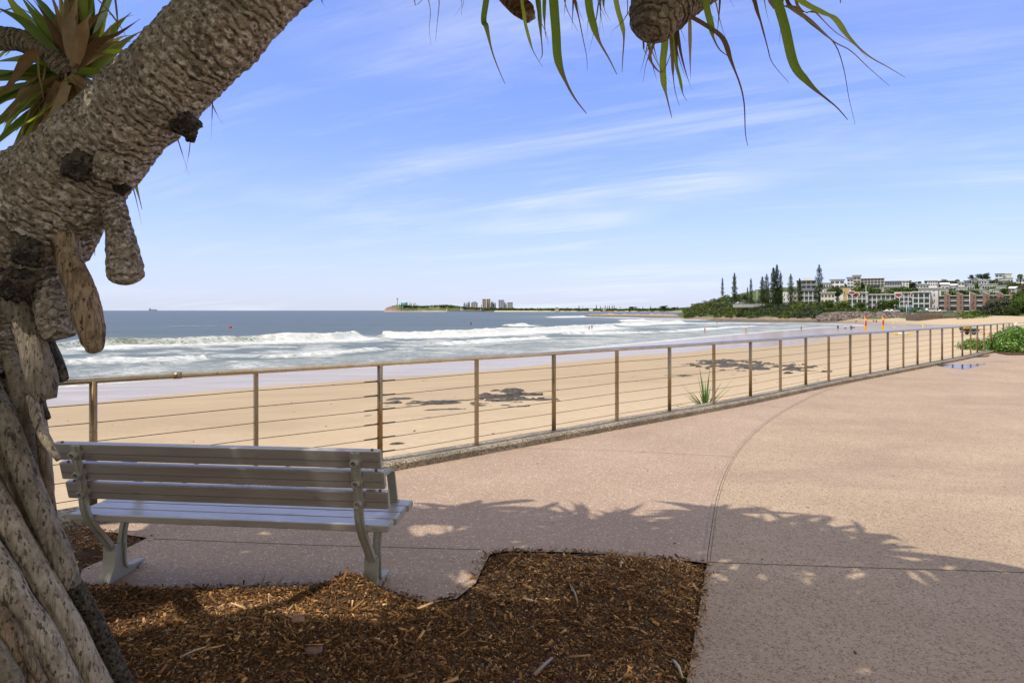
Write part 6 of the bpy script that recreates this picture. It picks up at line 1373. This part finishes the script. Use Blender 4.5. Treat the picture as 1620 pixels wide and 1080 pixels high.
# ================================================================= rocks on the sand
t, out = mk('beach_rock'); ps = t.pos(); n1 = t.noise(5, 7, .75, t.map(ps, (1, 1, 2.5))); n2 = t.noise(1.2, 4, .6, ps)
c = t.mix(t.mr(n1, .35, .65), (.06, .055, .053), (.21, .19, .175)); c = t.mix(t.mr(n1, .66, .78), c, (.38, .31, .22)); c = t.mix(t.mr(n2, .6, .72), c, (.10, .085, .05))
out(c, .95, t.bump(n1, 1, .2), 0, .1); BROCK = t.m
def outcrop(px0, px1, y0, y1, hgt, label, seed, thin=1.0):
    a = GB(px0, (y0+y1)/2); b_ = GB(px1, (y0+y1)/2); cf = GB((px0+px1)/2, y0); cn = GB((px0+px1)/2, y1); cx = (a.x+b_.x)/2; cyy = (cf.y+cn.y)/2; hx = abs(b_.x-a.x)/2; hy = max(.18, abs(cf.y-cn.y)/2)
    nx = int(min(150, max(24, hx*16))); ny = int(min(70, max(16, hy*14)))
    X, Y = np.meshgrid(np.linspace(-1, 1, nx), np.linspace(-1, 1, ny)); wx = cx+X*hx; wy = cyy+Y*hy
    bz_ = beach_z(wx, wy)[0]; e = 1-np.sqrt(X**2+Y**2)**1.3
    n = fbm(wx*.7+seed, wy*3.0+.8*vn(wx, wy, 2), 5, seed); lay = fbm(wx*.9+wy*.5, wy*5.5-wx*.8, 3, seed+5)
    body = np.clip(e*1.0+(n-.5)*5.0-.9, 0, 1)
    z = bz_-.05+body**.55*hgt*.42*(.3+1.1*lay)+(np.floor(lay*5)/5)*.10*(body > .1)*hgt
    me = npmesh('rock', np.stack([wx-cx, wy-cyy, z], -1), grid_faces(ny, nx, keep=(e > -.02))); o = link('rock_outcrop', me, BROCK); o.location = (cx, cyy, 0)
    return tag(o, label, 'rock')
for a in [(606, 652, 628, 642, .32, 'dark rounded rock just right of the main post behind the bench', 1), (640, 762, 628, 650, .30, 'long dark rock ridge left of the second post', 2), (745, 862, 617, 645, .42, 'broad dark rock patch behind the second post', 3), (832, 905, 626, 643, .24, 'flat dark rock touching the third post', 4),
          (562, 598, 654, 666, .2, 'small dark rock left of the post near the bench end', 5), (606, 678, 656, 671, .16, 'thin low rock streak right of the post near the bench end', 6), (606, 644, 695, 710, .28, 'small dark rock nearest the bench beside the post', 7), (560, 574, 679, 685, .1, 'very small rock on the sand above the bench back', 8),
          (1000, 1032, 600, 606, .14, 'thin small rock left of the spiky plant', 9), (1055, 1108, 590, 601, .22, 'low dark rock above and left of the spiky plant', 10), (1098, 1302, 567, 593, .55, 'largest flat dark rock shelf on the sand beyond the spiky plant', 11), (1148, 1175, 590, 597, .14, 'small rock just in front of the largest shelf', 12), (975, 1004, 586, 590, .06, 'faint thin rock line on the sand', 13)]:
    outcrop(*a)
# ================================================================= people
SK = [(.55, .34, .24), (.36, .21, .14)]
def person_mesh(pose, seed):
    """one continuous figure grown with the Skin modifier, 1.7 m tall, facing -Y"""
    r = random.Random(seed); J = {}
    sw_ = {'stand': .0, 'walk': .22, 'wade': .10, 'bend': .08}[pose]; lean_ = {'stand': .0, 'walk': .05, 'wade': .04, 'bend': .55}[pose]
    J['pel'] = (0, 0, .92, .13, .10); J['wai'] = (0, -lean_*.25, 1.08, .115, .085); J['che'] = (0, -lean_*.6, 1.28-lean_*.12, .15, .10); J['nec'] = (0, -lean_*.85, 1.43-lean_*.25, .055, .055)
    J['hd1'] = (0, -lean_*.95-.015, 1.53-lean_*.32, .078, .09); J['hd2'] = (0, -lean_*1.0-.01, 1.63-lean_*.36, .07, .085)
    for s, n in ((-1, 'l'), (1, 'r')):
        f = s*sw_
        J['hip'+n] = (s*.09, 0, .88, .09, .09); J['kne'+n] = (s*.10, -f*.8-.02, .49, .058, .058); J['ank'+n] = (s*.10, -f*1.3+(.05 if f < 0 else 0), .09, .038, .038); J['toe'+n] = (s*.11, -f*1.3-.14, .035, .035, .025)
        J['sho'+n] = (s*.17, J['che'][1], J['che'][2]+.07, .058, .058); J['elb'+n] = (s*.23, J['che'][1]+f*.5, J['che'][2]-.20, .04, .04); J['wri'+n] = (s*.24, J['che'][1]+f*.6-.08-.1*lean_, J['che'][2]-.44, .028, .028); J['han'+n] = (s*.235, J['che'][1]+f*.6-.11-.1*lean_, J['che'][2]-.53, .03, .018)
    names = list(J); E = [('pel', 'wai'), ('wai', 'che'), ('che', 'nec'), ('nec', 'hd1'), ('hd1', 'hd2')]
    for n in 'lr': E += [('pel', 'hip'+n), ('hip'+n, 'kne'+n), ('kne'+n, 'ank'+n), ('ank'+n, 'toe'+n), ('che', 'sho'+n), ('sho'+n, 'elb'+n), ('elb'+n, 'wri'+n), ('wri'+n, 'han'+n)]
    me = bpy.data.meshes.new('body'); me.from_pydata([J[n][:3] for n in names], [(names.index(a), names.index(b_)) for a, b_ in E], []); o = bpy.data.objects.new('tmp', me); COL.objects.link(o)
    sk = o.modifiers.new('s', 'SKIN'); sv = me.skin_vertices[0].data
    for i, n in enumerate(names): sv[i].radius = J[n][3:5]; sv[i].use_root = (n == 'pel')
    o.modifiers.new('u', 'SUBSURF').levels = 1
    dg = bpy.context.evaluated_depsgraph_get(); me2 = bpy.data.meshes.new_from_object(o.evaluated_get(dg)); bpy.data.objects.remove(o); return me2
PMESH = {p: person_mesh(p, i) for i, p in enumerate(('stand', 'walk', 'wade', 'bend'))}
cmat = {}
def cm(c_):
    if c_ not in cmat: cmat[c_] = simple('cloth_%d' % len(cmat), c_, .85)
    return cmat[c_]
skm = [simple('skin_light', SK[0], .6), simple('skin_dark', SK[1], .6)]; hairm = simple('hair', (.04, .025, .015), .7)
def person(px, yb, pose, yaw, top, bot, label, sk=0, d=None, hpx=None, sea=False):
    p = GB(px, yb) if d is None else P(px, yb, d)
    if sea: p = G(px, yb, SEA)
    o = empty('person', p, yaw, label, 'person'); sc_ = 1.0
    if hpx: sc_ = max(.85, min(1.15, hpx*p.y/F/1.7))
    me = PMESH[pose].copy(); me.materials.clear()
    for m in (skm[sk], hairm): me.materials.append(m)
    for pl in me.polygons:
        c_ = pl.center; pl.material_index = 1 if (c_.z > (1.60 if pose != 'bend' else 1.42) or (pose != 'bend' and c_.z > 1.50 and c_.y > .03)) else 0; pl.use_smooth = True
    bd = link('body', me, None, o); bd.scale = (sc_,)*3
    def cloth(zlo, zhi, m, name, arms=False):
        bm = bmesh.new(); bm.from_mesh(PMESH[pose]); bm.normal_update()
        kill = [f for f in bm.faces if not (zlo < f.calc_center_median().z < zhi and (arms or abs(f.calc_center_median().x) < .21))]
        for v in bm.verts: v.co += v.normal*.012
        bmesh.ops.delete(bm, geom=kill, context='FACES'); mm = bpy.data.meshes.new(name); bm.to_mesh(mm); bm.free(); c2 = link(name, mm, m, o); c2.scale = (sc_,)*3
    if top: cloth(.98, 1.40 if pose != 'bend' else 1.25, cm(top), 'shirt', True)
    if bot: cloth(.52 if pose != 'walk' else .35, 1.0, cm(bot), 'shorts')
    return o
K_ = (.02, .02, .025)
person(1325.5, 523.5, 'stand', .4, K_, K_, 'dark clothed person standing left of the trio at the water edge', d=None)
person(1337.3, 523, 'walk', 1.0, (.75, .75, .75), (.06, .07, .12), 'person in a white shirt in the middle of the trio at the water edge')
person(1346.5, 524, 'walk', 1.6, (.12, .10, .10), K_, 'person carrying a board at the right of the trio near the flags')
person(1353.7, 511.5, 'bend', 1.2, (.03, .05, .06), K_, 'person bending down on the far wet sand', d=255)
person(1382, 511.5, 'walk', 2.4, (.08, .07, .08), (.05, .05, .05), 'person walking at the left of the pair between the flags', 1, d=262)
person(1386.4, 512, 'stand', 2.6, (.05, .05, .06), (.04, .04, .05), 'person at the right of the pair between the flags', 1, d=258)
person(1404.6, 508.5, 'stand', .2, (.40, .05, .05), (.05, .05, .06), 'far person in a red top right of the second flag', d=275)
person(1432.6, 508, 'stand', 0, (.05, .05, .06), (.05, .05, .06), 'far lone person below the boulder seawall', 1, d=278)
person(1465.6, 511.5, 'walk', 1.2, (.45, .38, .34), (.10, .09, .10), 'pale topped person at the left of the couple on the far sand', d=252)
person(1468.6, 511.8, 'walk', 1.2, (.06, .04, .05), (.04, .04, .06), 'dark topped person at the right of the couple on the far sand', d=250)
person(932, 523.0, 'wade', 1.0, None, (.10, .04, .04), 'bare chested swimmer at the left of the pair in the white water', sea=True)
person(936.3, 522.6, 'wade', 2.0, (.45, .04, .04), (.04, .04, .05), 'swimmer in red at the right of the pair in the white water', sea=True)
person(1114.8, 527.5, 'wade', 1.6, (.50, .10, .08), (.35, .08, .06), 'swimmer in red wading near the shallow edge', sea=True)
person(1134.4, 513.2, 'wade', 1.0, K_, K_, 'surfer in dark wetsuit standing in the far shallows', sea=True)
person(1180, 528.5, 'walk', 1.8, (.55, .30, .18), (.50, .28, .16), 'tanned person walking in the shallow wash', sea=True)
person(1267.5, 524.5, 'wade', 1.5, (.30, .2, .16), K_, 'small figure at the wet edge right of the tanned walker')
person(1520, 527.4, 'stand', 0, K_, K_, 'dark clothed person standing just behind the nose of the jet ski')
# carried board
p = GB(1348.5, 520); o = empty('surfboard', P(1348.8, 517.9, p.y-.4), .2, 'dark surfboard carried by the right person of the trio', 'surfboard'); b = MB(); b.tube([(-1.0, 0, 0), (-.7, 0, .0), (0, 0, 0), (.7, 0, 0), (.95, 0, 0)], [.02, .18, .25, .16, .02], 10); o2 = b.build('deck', cm((.2, .19, .18)), o); o2.scale = (1, .25, 1)
# ================================================================= lifesaving gear
RED = simple('flag_red', (.55, .03, .03), .7); YEL = simple('flag_yellow', (.80, .52, .02), .7); WHT = simple('gear_white', (.75, .75, .73), .5); ORG = simple('marker_orange', (.75, .16, .04), .6)
def wave_flag(par, x0, x1, z0, z1, m, name, droop=0, ph=0):
    nx, nz = 14, 6; V = []; rr_ = []
    for side in (0, .02):
        for i in range(nx):
            for j in range(nz):
                u = i/(nx-1); v = j/(nz-1); V.append((x0+(x1-x0)*u, .12*u*math.sin(u*7+v*1.5+ph)+side, z0+(z1-z0)*v-droop*u*u))
    Fc = []
    for s in (0, 1):
        for i in range(nx-1):
            for j in range(nz-1): q = s*nx*nz+i*nz+j; Fc.append((q, q+1, q+nz+1, q+nz) if s else (q, q+nz, q+nz+1, q+1))
    me = npmesh(name, V, Fc, smooth=True); return link(name, me, m, par)
for px, yt, yb, lab in ((1368.2, 499.5, 522.8, 'left red and yellow beach flag on its pole'), (1395.6, 498.3, 521.0, 'right red and yellow beach flag on its pole')):
    p = GB(px, yb); o = empty('beach_flag', p, 0, lab, 'flag', 'red and yellow swimming flags'); h = (yb-yt)*p.y/F; b = MB(); b.tube([(0, 0, -.2), (0, 0, h)], .035, 8); b.build('pole', WHT, o)
    f = empty('flag', (0, 0, 0)); bpy.data.objects.remove(f)
    w = 4.8*p.y/F; wave_flag(o, .03, w, h*.84, h*.98, RED, 'flag_upper_half', .35, .3); wave_flag(o, .03, w*1.05, h*.70, h*.84, YEL, 'flag_lower_half', .25, .3)
    w = 3.2*p.y/F; wave_flag(o, .03, w, h*.32, h*.68, RED, 'banner_upper_half', .3, 1); wave_flag(o, -.2, w*1.2, .02, h*.32, YEL, 'banner_lower_half', .1, 1)
p = GB(1411.3, 521); o = empty('signal_flag', p, 0, 'small yellow and white flag on a thin pole right of the swimming flags', 'flag'); h = 17.5*p.y/F; b = MB(); b.tube([(0, 0, -.2), (0, 0, h)], .03, 8); b.build('pole', WHT, o); wave_flag(o, .0, .28, h*.50, h*.88, YEL, 'yellow_cloth', .1); wave_flag(o, .28, .50, h*.50, h*.8, WHT, 'white_cloth', .1, 2)
p = GB(1459.6, 532); o = empty('marker_flag', p, 0, 'small orange yellow marker flag on a thin pole', 'flag'); h = 19*p.y/F; b = MB(); b.tube([(0, 0, -.2), (0, 0, h)], .02, 8); b.build('pole', WHT, o); wave_flag(o, -.1, .28, h*.74, h*.98, YEL, 'cloth', .05)
# rescue board on its stand
p = GB(1428, 530); o = empty('rescue_board', p, R(-10), 'yellow and white rescue board lying on a low stand', 'rescue board'); b = MB(); b.tube([(-1.75, 0, .55), (-1.5, 0, .52), (-.9, 0, .5), (-.88, 0, .5)], [.03, .16, .27, .27], 14); q = b.build('yellow_nose', YEL, o); q.scale = (1, 1, .55)
b = MB(); b.tube([(-.88, 0, .5), (0, 0, .48), (.75, 0, .46)], [.27, .3, .27], 14); q = b.build('white_deck', WHT, o); q.scale = (1, 1, .55); b = MB(); b.tube([(.75, 0, .46), (1.3, 0, .45), (1.6, 0, .46)], [.27, .18, .04], 14); q = b.build('yellow_tail', YEL, o); q.scale = (1, 1, .55)
for x in (-1.1, .9):
    b = MB(); b.box(x-.04, x+.04, -.25, .25, -.05, .14); b.build('stand_leg', YEL, o)
lump('rescue_tube', GB(1415, 519)+Vector((0, 0, .15)), .45, .2, .15, simple('pale_float', (.75, .62, .35), .6), 'small pale yellow float lying left of the rescue board', 'float', 4)
# jet ski on its trailer
p = GB(1533, 529.5); js = empty('jet_ski', p+Vector((0, 0, .0)), R(3), 'yellow white and black rescue jet ski standing on the sand', 'jet ski'); p0 = p
def hullsec(sections, name, m, par):
    V = []; n = 10
    for x, hw, zb, zt in sections:
        for k in range(n):
            a = 2*math.pi*k/n; y = math.cos(a)*hw; zz_ = math.sin(a); V.append((x, y, (zt if zz_ > 0 else (zb+zt)/2+(zb-zt)/2*(-zz_)) if zz_ != 0 else (zb+zt)/2))
    Fc = [(i*n+k, i*n+(k+1) % n, (i+1)*n+(k+1) % n, (i+1)*n+k) for i in range(len(sections)-1) for k in range(n)]; me = bpy.data.meshes.new(name); me.from_pydata(V, [], Fc+[tuple(range(n))[::-1], tuple(range((len(sections)-1)*n, len(sections)*n))]); me.update(); return link(name, me, m, par)
blk = simple('hull_black', (.02, .025, .02), .35); mint = simple('deck_mint', (.45, .60, .52), .4)
hullsec([(-1.75, .05, .98, 1.08), (-1.45, .3, .75, 1.02), (-.8, .52, .6, .98), (.4, .58, .55, .95), (1.35, .55, .58, .93), (1.55, .45, .65, .9)], 'hull', blk, js)
hullsec([(-1.3, .1, 1.0, 1.12), (-.95, .35, .97, 1.25), (-.5, .38, .95, 1.42), (-.3, .35, .95, 1.35), (-.1, .3, .95, 1.15)], 'front_cowl', YEL, js)
hullsec([(-.1, .28, .92, 1.18), (.3, .26, .92, 1.2), (.9, .24, .92, 1.25), (1.3, .2, .92, 1.1)], 'seat', mint, js)
b = MB(); b.tube([(-.3, -.35, 1.52), (-.28, 0, 1.45), (-.3, .35, 1.52)], .03, 8); b.tube([(-.28, 0, 1.45), (-.35, 0, 1.3)], .04, 8); b.build('handlebar', blk, js)
hullsec([(1.2, .4, .9, 1.0), (1.6, .5, .88, 1.02), (2.6, .45, .85, .98), (3.1, .3, .86, .95)], 'rescue_sled', YEL, js)
tr2 = empty('trailer', p0, R(3), 'dark beach trailer carrying the jet ski', 'trailer'); fr3 = simple('trailer_steel', (.10, .10, .10), .5, .5)
b = MB(); b.box(-1.2, 1.9, -.45, -.38, .42, .50); b.box(-1.2, 1.9, .38, .45, .42, .50); b.box(-1.2, -1.12, -.45, .45, .421, .499); b.box(.2, .28, -.6, .6, .3, .42); b.box(1.82, 1.9, -.45, .45, .421, .499); b.box(1.9, 2.6, -.04, .04, .43, .49); b.build('chassis', fr3, tr2)
for s in (-1, 1):
    b = MB(); b.tube([(.24, s*.62, .30), (.24, s*.9, .30)], [.30, .30], 16); b.build('wheel', simple('wheel_grey', (.09, .09, .10), .9), tr2)
def cone(px, yb, lab, tilt=0):
    p = GB(px, yb); o = empty('traffic_cone', p, 0, lab, 'cone', None); o.rotation_euler = (tilt, 0, 0); b = MB(); b.tube([(0, 0, .03), (0, 0, .68)], [.19, .035], 14); b.build('cone_body', ORG, o); b = MB(); b.box(-.24, .24, -.24, .24, 0, .035); b.build('cone_base', ORG, o)
cone(1557, 529.8, 'orange cone right behind the jet ski trailer'); cone(1566, 529, 'orange cone farthest right beside the jet ski', .35); cone(1522.5, 531, 'orange cone below the nose of the jet ski')
# buoys
for px, py, c_, lab in ((364.5, 517.5, (.7, .05, .03), 'small red buoy floating beyond the left breaker'), (828.8, 521, (.75, .25, .03), 'orange buoy in the surf left of the yellow one'), (869, 519.5, (.55, .75, .05), 'yellow green buoy in the surf')):
    p = G(px, py, SEA+.3); lump('buoy', p, .42, .42, .42, cm(c_), lab, 'buoy', 1, 0, 2)
p = G(745, 512.5, SEA+.3); o = empty('surfer', p, 0); o.name = 'person'; tag(o, 'dark wetsuit surfer sitting low in the water beyond the white breaker', 'person'); me = PMESH['stand'].copy(); me.materials.clear(); me.materials.append(simple('wetsuit', (.015, .015, .02), .6)); q = link('body', me, None, o); q.location = (0, 0, -.85)
